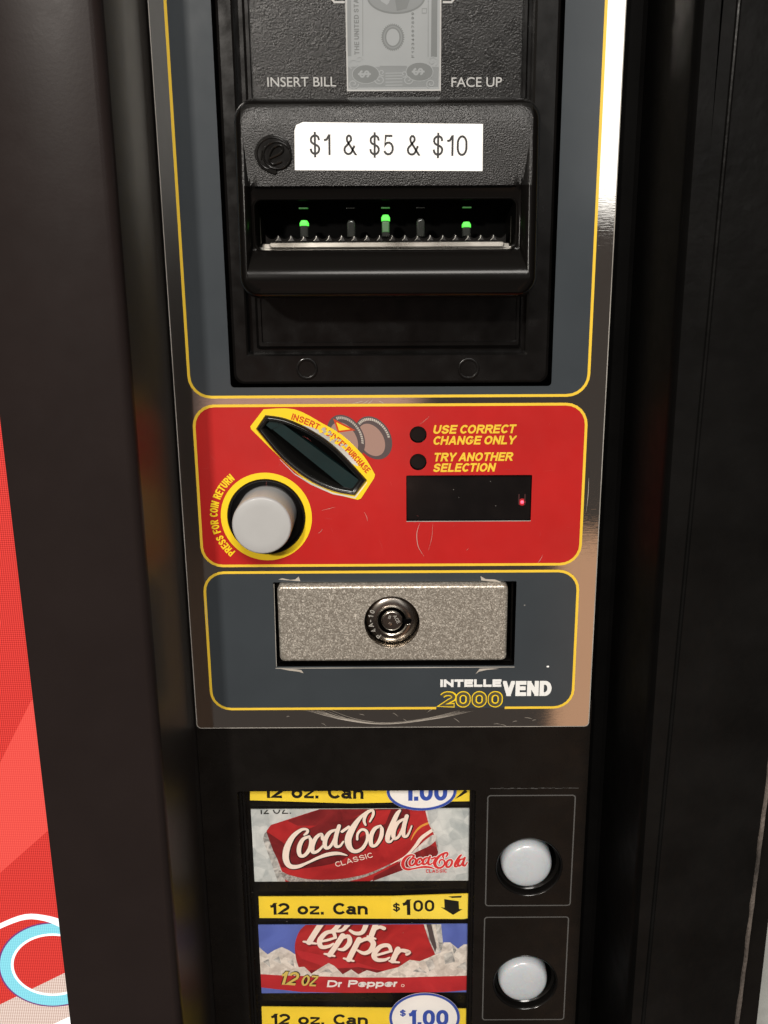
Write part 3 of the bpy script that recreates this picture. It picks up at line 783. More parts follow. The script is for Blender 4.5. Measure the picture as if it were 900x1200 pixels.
# snout with the bill mouth
SU0, SU1, SV0, SV1 = -45.4, 39.2, 66.9, 120.8
def wf(u, v):
    if v >= 110: return 20.0 - .012 * (v - 110) ** 2
    if v >= 97.3: return 20.0
    if v >= 97.0: return 20.0 - 1.0 * (97.3 - v) / .3
    if v >= 94.0: return 19.0 - .2 * (97.0 - v)
    if v >= 80.5: return 18.4
    t = (80.5 - v) / 9.5
    return 18.4 + 5.2 * sin(min(1, t) * pi * .62)
rings = [(rr(SU0, SV0, SU1, SV1, 6.5), -4), (rr(SU0 + .2, SV0, SU1 - .2, SV1, 6.5), 8)]
for k in range(1, 7):
    a = pi / 2 * k / 6; d = 4.2 * (1 - cos(a)); f = sin(a)
    rings.append((rr(SU0 + .2 + d * .75, SV0 + d * .55, SU1 - .2 - d * .75, SV1 - d * .9, 6.3 - d * .6), (lambda f: lambda u, v: 8 + (wf(u, v) - 8) * f)(f)))
o1 = (SU0 + 3.6, SV0 + 2.31, SU1 - 3.6, SV1 - 4.4, 4.0); o2 = (-40.2, 80.2, 32.6, 94.3, 2.2)
for t in (.12, .25, .4, .55, .7, .8, .862, .874, .9, .95, 1):
    q = [o1[i] + (o2[i] - o1[i]) * t for i in range(5)]
    rings.append((rr(*q), wf))
rings += [(rr(-39.95, 80.4, 32.35, 94.05, 2.1), 18.8), (rr(-39.6, 80.6, 32.0, 93.8, 2.0), 18.6), (rr(-39.4, 80.7, 31.8, 93.7, 1.9), 17.0), (rr(-38.8, 81.0, 31.2, 93.4, 1.6), 12.0), (rr(-38.4, 81.2, 30.8, 93.2, 1.4), 1.0)]
mb = MB(); mb.loft(rings, 'gloss', capmat='dark')
housing = mb.build('housing', BA)
# the housing is pebbled only on its upper front
def housing_mat():
    m = M['grain'].copy(); m.name = 'half pebbled black plastic'
    nt = m.node_tree; p = nt.nodes['Principled BSDF']
    sp = nt.nodes.new('ShaderNodeSeparateXYZ'); nt.links.new(objco(nt), sp.inputs[0])
    k = math2(nt, 'GREATER_THAN', sp.outputs[2], (MMZ + 97.35) / 1000)
    k = math2(nt, 'MULTIPLY', k, math2(nt, 'LESS_THAN', sp.outputs[2], (MMZ + 118.2) / 1000))
    k = math2(nt, 'MULTIPLY', k, math2(nt, 'MULTIPLY', math2(nt, 'GREATER_THAN', sp.outputs[0], -.0421), math2(nt, 'LESS_THAN', sp.outputs[0], .0358)))
    b = [n for n in nt.nodes if n.type == 'BUMP'][0]
    nt.links.new(math2(nt, 'MULTIPLY', k, .85), b.inputs['Strength'])
    old = p.inputs['Base Color'].links[0].from_socket
    nt.links.new(mixc(nt, k, (.0042, .0037, .0034), old), p.inputs['Base Color'])
    old = p.inputs['Roughness'].links[0].from_socket
    mm = nt.nodes.new('ShaderNodeMix'); mm.data_type = 'FLOAT'
    nt.links.new(math2(nt, 'ADD', math2(nt, 'MULTIPLY', k, .27), .13), p.inputs['Specular IOR Level'])
    nt.links.new(k, mm.inputs[0]); mm.inputs[2].default_value = .19; nt.links.new(old, mm.inputs[3])
    nt.links.new(mm.outputs[0], p.inputs['Roughness'])
    return m
housing.data.materials[0] = housing_mat()
# bill tray, toothed guide, light pipes
mb = MB()
mb.loft([(rr(-38.6, 80.9, 31.0, 82.2, .3, 2), 2), (rr(-38.6, 80.9, 31.0, 82.2, .3, 2), 13.4), (rr(-38.4, 81.0, 30.8, 82.1, .3, 2), 13.7)], 'steel')
mb.flat([(-36.4, 81.2), (29.4, 81.2), (28.0, 82.6), (-35.2, 82.6), (-36.2, 82.0)], 14.2, 'steel')
mb.loft([(rr(-36.4, 81.2, 29.4, 82.6, .6, 3), 13.4), (rr(-36.4, 81.2, 29.4, 82.6, .6, 3), 14.4), (rr(-36.2, 81.35, 29.2, 82.45, .5, 3), 14.55)], 'steel')
for u in (-38.9, 31.3):                                                       # pale plates painting in the sheen on the mouth's inner sides
    d = .35 if u < 0 else -.35
    mb.add([(u, 82.2, 13.6), (u + d, 82.2, 5), (u + d, 88.3, 5), (u, 89.4, 13.0)], [(0, 1, 2, 3) if u < 0 else (3, 2, 1, 0)], 'mouth_sheen')
mb.build('bill_tray', BA)
mb = MB()
n = 22; u0, u1 = -37.6, 30.0; pts = []
for i in range(n * 8 + 1):
    t = i / (n * 8); x = u0 + (u1 - u0) * t; pts.append((x, 84.75 - 1.25 * abs(sin(pi * t * 19)) ** .75))
o = [(u1, 81.6)] + pts[::-1] + [(u0, 81.6)]
o = ccw(o); m_ = len(o)
mb.sheet(o, [], 12.6, 9.0, 'gloss')
for k in range(1, 19):                                                       # glints on the teeth, put in as paler facets and thin bright wires
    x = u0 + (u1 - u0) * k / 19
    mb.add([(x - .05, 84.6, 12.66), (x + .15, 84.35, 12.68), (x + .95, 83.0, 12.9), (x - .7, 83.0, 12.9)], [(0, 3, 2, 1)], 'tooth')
    mb.tube([(x - .75, 83.0, 12.95), (x - .1, 83.55, 12.9), (x + .05, 84.3, 12.75)], .065, 'steel', 6)
mb.build('toothed_guide', BA)
for u, vt, lit in ((-26.7, 88.5, 1), (-13.5, 88.6, 0), (-3.8, 89.9, 2), (6.0, 88.9, 0), (18.9, 87.9, 1)):
    mb = MB()
    w = 13.0
    o = [(u - 1.15 + .0, 84.0), (u + 1.15, 84.0), (u + 1.15, vt - .8), (u + .7, vt - .1), (u, vt), (u - .7, vt - .1), (u - 1.15, vt - .8)]
    mb.slab(o, 10.0, w, 'tube', .5)
    if lit:
        d = 1.5 if lit == 1 else 1.7
        o = [(u - 1.2, vt - d), (u + 1.2, vt - d), (u + 1.2, vt - .7), (u + .75, vt + .02), (u, vt + .1), (u - .75, vt + .02), (u - 1.2, vt - .7)]
        mb.slab(o, 10.5, w + .12, 'green', .4)
        if lit == 2: mb.slab([(u - 1.0, 85.2), (u + 1.0, 85.2), (u + 1.0, vt - d), (u - 1.0, vt - d)], 11, w + .08, 'greendim', .3)
        mb.slab([(u - 1.2, 91.6), (u + 1.2, 91.6), (u + 1.2, 91.95), (u - 1.2, 91.95)], 11, 14.0, 'greendim', .1)  # glowing dash stands in for the tip's reflection on the mouth ceiling
    else:
        mb.slab([(u - 1.2, 91.6), (u + 1.2, 91.6), (u + 1.2, 91.85), (u - 1.2, 91.85)], 11, 14.0, 'tube', .1)
    mb.build('light_pipe', BA, label=('light pipe glowing green, the tall one' if lit == 2 else 'light pipe glowing green at its tip') if lit else 'unlit grey light pipe')
# raised coin-shaped emblem
mb = MB()
o = smooth([(-28.8, 105.0), (-29.6, 108.6), (-33.2, 110.5), (-37.2, 109.0), (-38.7, 105.5), (-37.3, 102.2), (-34.6, 100.6), (-33.0, 100.4), (-32.6, 101.8), (-30.2, 102.0)], 5, True)
mb.slab(o, 19.9, 20.45, 'gloss', .25)
mb.tube([(-33.6 + 4.4 * cos(t), 105.5 + 4.1 * sin(t), 20.45) for t in [radians(10 * k) for k in range(3, 26)]], .22, 'gloss')
mb.tube([(-32.6 + 3.7 * cos(t), 105.1 + 3.4 * sin(t), 20.5) for t in [radians(10 * k) for k in range(-33, 3)]], .28, 'gloss')
mb.tube([(x, y, 20.6) for x, y in smooth([(-34.6, 104.4), (-31.2, 106.0), (-31.6, 107.6), (-33.6, 107.0), (-34.8, 104.6), (-33.8, 102.9), (-31.4, 103.6)], 5)], .36, 'gloss')
mb.tube([(-36.9 + .0, 104 + .0, 20.5), (-36.6, 106.4, 20.5)], .22, 'gloss')
mb.build('emblem', BA)
# printed bill picture and lettering on the back panel
BW = -2.3
mb = MB()
bu0, bu1, bv0, bv1 = -14.7, 12.05, 123.95, 187.0
bx = (bu0, bv0, bu1, 186)
mb.flat([(bu0, bv0), (bu1, bv0), (bu1, bv1), (bu0, bv1)], BW, 'billpale')
def zb(X, Y): return P(390 + X / 6, Y / 6, BW)
def bpoly(pts, mat, k): mb.flat([zb(*p) for p in pts], BW + .02 * k, mat, bx)
bpoly([(103, -300), (128, -300), (130, 395), (103, 395)], 'billmid', 1)
bpoly([(697, -300), (738, -300), (733, 400), (690, 400)], 'billdark', 1)
mb.ribbon([zb(210, -300), zb(211, 395)], .2, BW + .03, 'billmid', box=bx)
mb.ribbon([zb(672, -300), zb(670, 400)], .2, BW + .03, 'billmid', box=bx)
bpoly([(103, 470), (745, 470), (740, 610), (103, 615)], 'billmid', 1)
for y in (466, 482): mb.ribbon([zb(330, y), zb(520, y)], .25, BW + .03, 'billmid')
for y in (515, 535, 555, 578, 600): mb.ribbon([zb(370, y), zb(490, y - 2)], .25, BW + .05, 'billpale')
for c in ((232, 522), (610, 505)):
    o = [zb(c[0] + 95 * cos(t), c[1] + 66 * sin(t)) for t in [2 * pi * i / 36 for i in range(36)]]
    mb.flat(o, BW + .06, 'billdark')
    mb.ribbon(o, .2, BW + .07, 'billpale', closed=True)
    q0 = zb(c[0] - 52, c[1] - 28)
    text(mb, '$', 3.0, .5, BW + .08, 'billpale', line_map(q0[0] + .2, q0[1], -pi / 2), wide=1.1)
def curl(cx, cy, r, a0, tr):
    mb.ribbon([zb(cx + r * (1 - t * .8) * cos(a0 + t * tr), cy + r * (1 - t * .8) * sin(a0 + t * tr)) for t in [i / 18 for i in range(19)]], .3, BW + .09, 'billpale', box=bx)
for c in ((150, 450, 40, 2, 8), (145, 590, 38, 0, 8), (330, 560, 36, 3, -8), (530, 560, 36, 0, 8), (700, 430, 38, 1, -8), (690, 590, 34, 2, 8), (185, 420, 24, 0, -7), (345, 510, 24, 1, 7), (500, 520, 24, 2, -7)): curl(*c)
for cx, cy, rx, ry, mat, k in ((445, -20, 205, 118, 'billdark', 2), (445, -20, 192, 106, 'billmid', 3)):
    mb.flat([zb(cx + rx * cos(t), cy + ry * sin(t)) for t in [2 * pi * i / 48 for i in range(48)]], BW + .02 * k, mat, bx)
bpoly([(300, -60), (420, -60), (395, 20), (380, 35), (340, 10)], 'billpale', 4.5)
bpoly([(430, -60), (560, -60), (520, 60), (450, 78)], 'billdark', 4.3)
sea = []
for i in range(72):
    r = 1.0 if i % 2 else 1.13; t = 2 * pi * i / 72; sea.append(zb(422 + 74 * r * cos(t), 262 + 88 * r * sin(t)))
mb.flat(sea, BW + .03, 'billdark')
for rx, ry, mat, k in ((66, 80, 'billmid', 2), (56, 70, 'billdark', 2.5), (46, 60, 'billpale', 3)):
    mb.flat([zb(422 + rx * cos(t), 262 + ry * sin(t)) for t in [2 * pi * i / 36 for i in range(36)]], BW + .02 * k, mat)
q = zb(185, 383); text(mb, 'THE UNITED STATES', 1.35, .24, BW + .06, 'billdark', line_map(q[0] + .05, q[1], pi / 2), wide=.9, gap=.2, box=bx)
q = zb(572, 405); text(mb, 'F 1 2 3 4 5 6 7 8 9 9', .75, .16, BW + .06, 'billdark', line_map(q[0], q[1], pi / 2), width=11.6, box=bx)
mb.ribbon([zb(628, 60), zb(660, 60), zb(658, 92), zb(628, 92)], .18, BW + .05, 'billmid', closed=True)
mb.ribbon([(bu0 + .2, bv0 + .2), (bu1 - .2, bv0 + .2), (bu1 - .2, 186), (bu0 + .2, 186)], .4, BW + .1, 'greyink', closed=True)
mb.build('bill_picture', BA)
mb = MB()
a, b = P(313.5, 102, BW), P(394, 102, BW); font_text(mb, 'INSERT BILL', a[0], a[1] + .05, b[0] - a[0], 2.55, BW, 'greyink', .004); mb.build('lettering', BA); mb = MB()
a, b = P(529, 102.2, BW), P(588, 102.2, BW); font_text(mb, 'FACE UP', a[0], a[1] + .05, b[0] - a[0], 2.55, BW, 'greyink', .004)
mb.build('lettering', BA)
for sx_, x0, x1 in ((-1, 389, 404), (1, 519, 532)):                         # ends of the arrow brackets beside the bill
    mb = MB(); ex = x0 if sx_ < 0 else x1; ix = x1 if sx_ < 0 else x0
    mb.ribbon([P(ix, 2.5, BW), P(ex + 3 * -sx_, 2.5, BW), P(ex, -1, BW), P(ex, -10, BW), P(ix, -10, BW)], .55, BW + .02, 'greyink')
    mb.build('arrow_bracket', BA)

# ---- coin slot
CS = empty('coin_slot', -27, 17, 0, VM)
mb = MB()
sur = PL(smooth([(309, 479.5), (345, 479.5), (378, 496), (402, 510.5), (426, 534), (439.5, 556)], 4) + smooth([(438.5, 560), (423, 584)], 2) + smooth([(419, 585.5), (398, 580), (373, 571), (350, 556), (325, 533), (294.5, 503)], 4) + [(293.5, 499.5)])
mb.sheet(ccw(sur), [hole_slot], .23, .06, 'yellow2')
wr = PL(smooth([(346, 497), (372, 503), (392, 516), (412, 535), (420, 546), (408, 540), (396, 528), (372, 512)], 4, True))
mb.flat(wr, .245, 'wear')
mb.ribbon([q + (k,) for q, k in zip(PL([(328, 538), (345, 555), (365, 567), (390, 578), (416, 583), (430, 565)]), (.1, .3, .55, .5, .45, .2))], .5, .245, 'wear')
sur_o = mb.build('slot_surround', CS)
mb = MB(); B = ccw(BEZ)
mb.loft([(B, .1), (inset(B, .1), .8), (inset(B, .5), 1.25), (inset(B, 1.1), 1.25), (inset(B, 1.6), .9), (inset(B, 1.9), .1), (inset(B, 2.6), -3.5)], 'gloss2', capmat='dark')
mb.tube([(x, y, 1.2) for x, y in inset(B, .8)] + [(*inset(B, .8)[0], 1.2)], .17, 'satin', 8)
mb.build('slot_bezel', CS)
mb = MB()
bl = PL([(312.5, 497.5), (318, 490.5), (324, 491.5), (422, 563.5), (419.5, 572), (411, 575), (402, 570)], -.2)
mb.sheet(ccw(bl), [], -.2, 2.5, 'blade')
b2 = PL([(312, 498), (318.5, 490.5), (325, 492), (327, 499), (318, 503)], -.2)
mb.sheet(ccw(b2), [], .1, 2.0, 'blade')
mb.build('coin_blade', CS)
mb = MB()
path = smooth([(341, 491.3), (360, 498), (383, 510.5), (403, 527), (417, 541.5), (430, 555.5)], 8)
path = [P(*q) for q in path]; ds = [0]
for i in range(1, len(path)): ds.append(ds[-1] + hypot(path[i][0] - path[i - 1][0], path[i][1] - path[i - 1][1]))
def along(x, y):
    x = max(0, min(ds[-1] - 1e-6, x)); i = max(k for k in range(len(ds) - 1) if ds[k] <= x)
    t = (x - ds[i]) / (ds[i + 1] - ds[i]); a, b = path[i], path[i + 1]
    d = Vector((b[0] - a[0], b[1] - a[1])).normalized()
    return (a[0] + (b[0] - a[0]) * t - d.y * y, a[1] + (b[1] - a[1]) * t + d.x * y)
TL = ds[-1]
text(mb, 'INSERT COIN', 2.0, .38, .26, 'redink', along, width=TL * .52, gap=.13)
text(mb, 'TED PURCHASE', 2.0, .38, .26, 'redink', lambda x, y: along(TL * .52 + x, y), width=TL * .47, gap=.13)
mb.build('lettering', CS)
mb = MB()                                                                   # bare wear over the middle of the words
for k in range(26):
    t = random.uniform(.33, .63); x, y = along(TL * t, random.uniform(-.3, 1.5))
    o = [(x + random.uniform(.25, .8) * cos(a) * 1.2, y + random.uniform(.2, .55) * sin(a)) for a in [2 * pi * i / 8 for i in range(8)]]
    mb.flat(o, .28 + mb.lift() * .3, 'wear' if k % 2 else 'yellow2')
mb.build('wear_patch', sur_o if False else CS)

# ---- coin return button
CR = empty('coin_return_button', HC[0], HC[1], 0, VM)
mb = MB(); mb.sheet(ell(*HC, 14.45, 14.45, 64), [ell(*HC, 12.45, 12.45, 64)], .13, .07, 'yellow2'); mb.build('ring', CR)
mb = MB()
mb.lathe(*HC, [(12.45, .1), (12.2, .5), (11.9, .5), (11.6, .1), (11.5, -2.5), (9.6, -3.2), (9.5, -8)], 'satin', 56)
mb.build('collar', CR)
mb = MB()
mb.lathe(HC[0] - .2, HC[1], [(9.25, -7), (9.2, 9.0), (9.1, 9.6), (8.85, 9.95), (8.5, 10.1), (6, 10.15), (2, 10.17)], 'cap', 64)
mb.build('push_cap', CR)
mb = MB()
def arcmap(r, a0): return lambda x, y: (HC[0] + (r + y) * cos(a0 - x / r), HC[1] + (r + y) * sin(a0 - x / r))
R0 = 15.4
pA, pB = P(271, 651.5), P(270.5, 556)
a0 = atan2(pA[1] - HC[1], pA[0] - HC[0]) % (2 * pi); a1 = atan2(pB[1] - HC[1], pB[0] - HC[0]) % (2 * pi)
text(mb, 'PRESS FOR COIN RETURN', 2.5, .46, .13, 'yellow2', arcmap(R0, a0), width=(a0 - a1) * R0, gap=.13, space=.62)
mb.build('lettering', CR)

# ---- indicator lamps and display
for u, v in DOTS:
    mb = MB(); mb.lathe(u, v, [(2.7, .05), (2.6, -.3), (2.5, -1.6)], 'dark', 28, capmat='glass')
    mb.build('indicator_light', VM)
mb = MB()
mb.loft([(rr(*DISP, .3, 2), -.05), (inset(rr(*DISP, .3, 2), .12), -1.2)], 'dark', capmat='glass')
mb.ribbon([(DISP[0], DISP[1] - .1), (DISP[2], DISP[1] - .1)], .25, .11, 'rim')
disp = mb.build('display_window', VM)
mb = MB(); c = P(612, 588.5, -1.0)
mb.lathe(c[0], c[1], [(.55, -1.15), (.5, -.95), (.3, -.8), (.08, -.74)], 'redled', 16)
mb.lathe(c[0], c[1], [(1.15, -1.17), (.9, -1.16), (.6, -1.158)], 'halo', 24)
for dx in (-1.3, .6):
    mb.flat([(c[0] + dx, c[1] + 2.6), (c[0] + dx + .45, c[1] + 2.6), (c[0] + dx + .45, c[1] - .8), (c[0] + dx, c[1] - .8)], -1.1, 'redglow')
mb.build('red_led', disp)

# ---- lock
LO = empty('coin_box_lock', -2, -53, -8, VM)
mb = MB()
o = rr(*LK, .3, 2)
mb.loft([(o, -.05), (inset(o, .05), -9)], 'gloss', capmat='dark')
mb.loft([(inset(o, .6), -9), (inset(o, .6), -2.0), (inset(o, .9), -1.6), (inset(o, 1.2), -2.0), (inset(o, 1.2), -9)], 'gloss', cap1=False)
mb.build('recess', LO)
KC = (-3.0, -36.3); kh = ell(*KC, 9.0, 9.0, 48)
mb = MB()
o = rr(-39.8, -49.9, 34.4, -23.7, 1.6, 5)
rings = [(o, -6), (o, 2.2)]
for k in range(1, 4):
    a = pi / 2 * k / 3; rings.append((inset(o, .8 * (1 - cos(a))), 2.2 + .8 * sin(a)))
mb.loft(rings, 'sparkle', cap1=False)
mb.sheet(inset(o, .8), [kh], 3.0, 0, 'sparkle')
mb.lathe(*KC, [(9.0, 3.0), (8.9, 2.7), (8.85, -3.5)], 'nickel', 48, cap=False)
cover = mb.build('lock_cover', LO)
mb = MB()
mb.lathe(*KC, [(8.75, -3.5), (8.7, -.8), (8.2, .3), (7.3, .95), (5.6, 1.2), (5.2, 1.2), (5.1, 1.6), (4.9, 1.75), (4.6, 1.6), (4.5, .2), (4.4, -2.5)], 'darknickel', 56, capmat='dark')
mb.loft([(ell(*KC, 5.2, 5.2, 40), 1.25), (ell(*KC, 5.2, 5.2, 40), 1.65), (ell(*KC, 4.95, 4.95, 40), 1.85), (ell(*KC, 4.65, 4.65, 40), 1.65), (ell(*KC, 4.65, 4.65, 40), 1.0)], 'nickel', cap1=False)
mb.slab([(KC[0] + 3.8, KC[1] - 1.0), (KC[0] + 6.0, KC[1] - 1.0), (KC[0] + 6.4, KC[1] + .1), (KC[0] + 6.0, KC[1] + .7), (KC[0] + 3.8, KC[1] + .7)], 1.0, 1.95, 'dark', .1)
mb.slab([(KC[0] + 4.6, KC[1] - 1.7), (KC[0] + 6.2, KC[1] - 1.5), (KC[0] + 6.1, KC[1] - .9), (KC[0] + 4.8, KC[1] - 1.1)], 1.0, 2.0, 'nickel', .15)
for s, a in (('P', 232), ('4', 211), ('A', 196), ('-', 181), ('1', 168), ('0', 155)):
    t = radians(a); r = 6.95; x, y = KC[0] + r * cos(t), KC[1] + r * sin(t)
    text(mb, s, 1.6, .30, 1.12, 'rim', (lambda x, y, t: lambda a_, b_: (x + (a_ - .5) * sin(t) * -1 * -1 + b_ * cos(t) - .7 * cos(t), y - (a_ - .5) * cos(t) + b_ * sin(t) - .7 * sin(t)))(x, y, t))
cyl = mb.build('lock_cylinder', LO)
mb = MB()
mb.lathe(*KC, [(3.5, -2.5), (3.45, 1.3), (3.2, 1.6), (2.9, 1.7)], 'darknickel', 36)
mb.loft([(ell(*KC, 3.5, 3.5, 36), 1.2), (ell(*KC, 3.5, 3.5, 36), 1.55), (ell(*KC, 3.3, 3.3, 36), 1.75), (ell(*KC, 3.1, 3.1, 36), 1.6)], 'nickel', cap1=False)
text(mb, 'ACE', 1.15, .22, 1.78, 'rim', line_map(KC[0] + .3, KC[1] + 1.7, radians(-62)))
text(mb, 'II', 1.2, .26, 1.78, 'rim', line_map(KC[0] - 1.3, KC[1] + .9, radians(-20)))
mb.lathe(KC[0] - .6, KC[1] - 1.0, [(.65, 1.7), (.55, 1.85), (.2, 1.9)], 'nickel', 14)
mb.build('key_core', LO)

# ---- selection panel with the card window
WIN = (-57.0, -420, 25.6, -100.3)
mb = MB()
BH = [(44.8, -131.1), (44.9, -180.2)]
PW = -1.0
mb.sheet(rr(-69.6, VB, 64.0, -66, .5, 1), [rr(WIN[0], VB + 3, WIN[2], WIN[3], .8, 3)] + [ell(u, v, 11.9, 11.9, 48) for u, v in BH], PW, 1.5, 'panel', 'satin')
for k, (d, w) in enumerate(((0, 0), )):
    o = rr(WIN[0], VB + 3, WIN[2], WIN[3], .8, 3)
    mb.loft([(o, PW - .05), (inset(o, .15), -3.0), (inset(o, 1.0), -3.0), (inset(o, 1.15), -4.2), (inset(o, 1.9), -4.2), (inset(o, 2.0), -7.5)], 'satin', cap1=False)
    for q in range(16):
        a_, b_ = VB + 3 + (WIN[3] - VB - 3) * q / 16, VB + 3 + (WIN[3] - VB - 3) * (q + 1) / 16
        mb.add([(WIN[0] + 1, a_, -7.4), (WIN[2] - 1, a_, -7.4), (WIN[2] - 1, b_, -7.4), (WIN[0] + 1, b_, -7.4)], [(0, 1, 2, 3)], 'panel')
# scuffed top edge of the button module
for k in range(26):
    x = 30.4 + k * 1.18; y = P(575, 924, PW)[1] + random.uniform(-.12, .12)
    mb.ribbon([(x, y), (x + 1.1, y + random.uniform(-.1, .1))], random.uniform(.08, .3), PW + .03 + mb.lift() * .2, 'lineink')
SP = mb.build('selection_panel', VM)
mb = MB()
mb.flat([(WIN[0] + 1.2, VB + 4), (WIN[2] - 1.2, VB + 4), (WIN[2] - 1.2, WIN[3] - 1.2), (WIN[0] + 1.2, WIN[3] - 1.2)], -4.1, 'film')
mb.build('window_film', SP)
for i, (bu, bv) in enumerate(BH):
    sb = empty('selection_button', bu, bv, PW, VM, label=('upper' if i == 0 else 'lower') + ' milky white round selection button')
    f = (29.7, -147.0, 60.0, -102.4) if i == 0 else (29.5, -196.7, 59.7, -151.9)
    mb = MB()
    mb.ribbon(ccw(rr(*f, 1.0, 4)), .42, PW + .05, 'lineink', closed=True)
    mb.build('frame_line', sb)
    mb = MB()
    mb.lathe(bu, bv, [(11.95, PW + .02), (11.75, PW + .22), (11.5, PW + .05), (11.2, PW - .8), (11.1, -3.8), (10.2, -4.6), (10.0, -12)], 'gloss', 48, capmat='dark')
    mb.build('button_well', sb)
    mb = MB()
    r = 9.0; prof = [(r, -10), (r, -3.2)]
    for k in range(1, 9):
        a = pi / 2 * k / 8; prof.append((r * (1 - .30 * (1 - cos(a)) - .0) if k < 5 else r * (.955 - .12 * (k - 4) ** 1.3), -3.2 + 3.6 * sin(a)))
    mb.lathe(bu - .7, bv + .6, prof, 'milk', 56)
    mb.build('push_cap', sb)
# =================================================================== LOOSE CARDS, STRIPS AND STICKERS
# ---- white label on the bill acceptor
mb = MB(); w = 20.12
o = [P(x, y, w) for x, y in ((345.5, 199.5), (565.5, 200.5), (566, 145.2), (355, 143.0), (347, 146.5), (345, 153))]
mb.sheet(ccw(o), [], w, .1, 'sticker')
DS = mb.build('denomination_sticker', None, 'white rectangular paper label with thin dark dollar amounts stuck above the bill mouth', 'sticker')
mb = MB(); mp, L_ = px_map((363, 181.5), (547.5, 182.8), w + .05)
text(mb, '$1 & $5 & $10', 5.2, .55, w + .03, 'labelink', mp, width=L_, gap=.17, space=.52)
mb.build('lettering', DS)

CWD = -6.0
def zA(X, Y): return P(270 + X / 6, 910 + Y / 6, CWD)
def zB(X, Y): return P(410 + X / 6, 910 + Y / 6, CWD)
def zC(X, Y): return P(270 + X / 6, 1040 + Y / 6, CWD)
def zD(X, Y): return P(410 + X / 6, 1040 + Y / 6, CWD)
def brush(mb, z, pts, w, mat, box, n=5, f=1.0, off=(0, 0), grow=0.0):
    q = smooth(pts, n)
    k = .0455 * f
    p = [z(x + off[0], y + off[1]) + ((wd + grow) * k,) for x, y, wd in q]
    # round the ends of the stroke
    mb.ribbon(p, 1, w + mb.lift() * .3, mat, box=box)
    for e in (p[0], p[-1]):
        c = clip_poly(ell(e[0], e[1], e[2] / 2, e[2] / 2, 10), box)
        if len(c) > 2:
            zc = w + mb.lift() * .3; mb.add([(x, y, zc) for x, y in c], [tuple(range(len(c)))], mat)
def fromB(l): return [(x + 840, y, w) for x, y, w in l]
SCRIPT = [
 [(520, 408, 12), (540, 392, 20), (540, 372, 16), (500, 372, 22), (440, 420, 34), (398, 500, 46), (390, 575, 46), (415, 625, 38), (470, 632, 30), (540, 605, 18), (620, 568, 22), (690, 545, 30), (760, 538, 24), (820, 552, 6)],
 [(555, 420, 18), (510, 440, 26), (483, 500, 32), (490, 552, 28), (525, 550, 24), (560, 500, 28), (566, 445, 24), (548, 420, 14)],
 [(648, 440, 20), (640, 405, 22), (605, 425, 26), (578, 480, 32), (580, 528, 28), (615, 522, 20), (655, 480, 12)],
 [(745, 372, 14), (700, 390, 26), (668, 440, 32), (668, 495, 28), (700, 492, 20), (735, 430, 18), (760, 350, 20)],
 [(765, 345, 26), (742, 420, 30), (740, 482, 28), (768, 488, 18), (795, 455, 10)],
 [(785, 385, 20), (832, 352, 20)],
 fromB([(110, 338, 14), (100, 305, 20), (118, 258, 22), (155, 235, 20), (165, 262, 18), (140, 315, 10)]),
 fromB([(130, 238, 12), (70, 290, 26), (15, 370, 46), (-12, 440, 50), (0, 500, 40), (40, 525, 28), (90, 500, 24), (122, 440, 20), (118, 385, 20), (85, 370, 18), (55, 400, 16), (52, 440, 14)]),
 fromB([(215, 345, 18), (175, 365, 26), (148, 420, 32), (152, 480, 28), (185, 478, 22), (218, 425, 28), (225, 365, 24), (205, 345, 12)]),
 fromB([(352, 236, 16), (332, 262, 30), (300, 330, 36), (270, 405, 36), (266, 448, 30), (285, 455, 18), (304, 436, 8)]),
 fromB([(375, 298, 16), (335, 325, 26), (308, 380, 32), (310, 430, 26), (340, 422, 18), (372, 360, 18), (395, 285, 18)]),
 fromB([(400, 275, 28), (380, 350, 30), (378, 412, 26), (405, 412, 16), (435, 345, 8)]),
]
# ---- red cola can card
c1 = (-53.45, -140.2, 25.15, -110.6)
mb = MB()
mb.sheet([(c1[0], c1[1]), (c1[2], c1[1]), (c1[2], c1[3]), (c1[0], c1[3])], [], CWD, .4, 'ice')
COLA_LABEL = 'ice card picturing a tilted red can with cream script lettering, upper card in the window'
card1 = mb.build('picture_card', None, COLA_LABEL, 'picture card', 'picture cards in the selection window')
mb = MB(); bx = c1
def pa(z, pts, mat, k): mb.flat([z(*p) for p in pts], CWD + .02 * k, mat, bx)
pa(zA, [(228, 440), (240, 400), (262, 380), (300, 450), (400, 760), (340, 760), (300, 640)], 'canrim', 1)
body = [(255, 380), (285, 340), (640, 225), (1375, 225), (1400, 330), (1432, 400), (1465, 520), (1440, 560), (980, 735), (700, 750), (392, 750), (352, 640), (300, 500), (268, 420)]
pa(zA, body, 'canred', 1.5)
pa(zA, [(400, 310), (640, 225), (1000, 225), (840, 300), (620, 345), (470, 345)], 'candark', 2)
pa(zA, [(252, 385), (290, 410), (380, 470), (440, 560), (480, 640), (360, 640), (300, 520)], 'candark', 2)
pa(zA, smooth([(450, 430), (620, 340), (840, 300), (1010, 235), (1240, 225), (1240, 330), (1060, 430), (880, 520), (760, 600), (560, 640), (430, 640), (400, 540)], 4, True), 'canbrown', 2.5)
pa(zA, [(880, 330), (1010, 240), (1130, 232), (1090, 330), (980, 390), (890, 440)], 'canred', 2.8)
pa(zA, [(1010, 700), (1180, 610), (1400, 480), (1462, 500), (1460, 540), (1440, 575), (1000, 735)], 'candark', 3)
brush(mb, zA, [(345, 665, 20), (410, 712, 56), (560, 742, 52), (760, 735, 36), (960, 692, 22), (1130, 615, 10)], CWD + .065, 'beadsilver', bx)
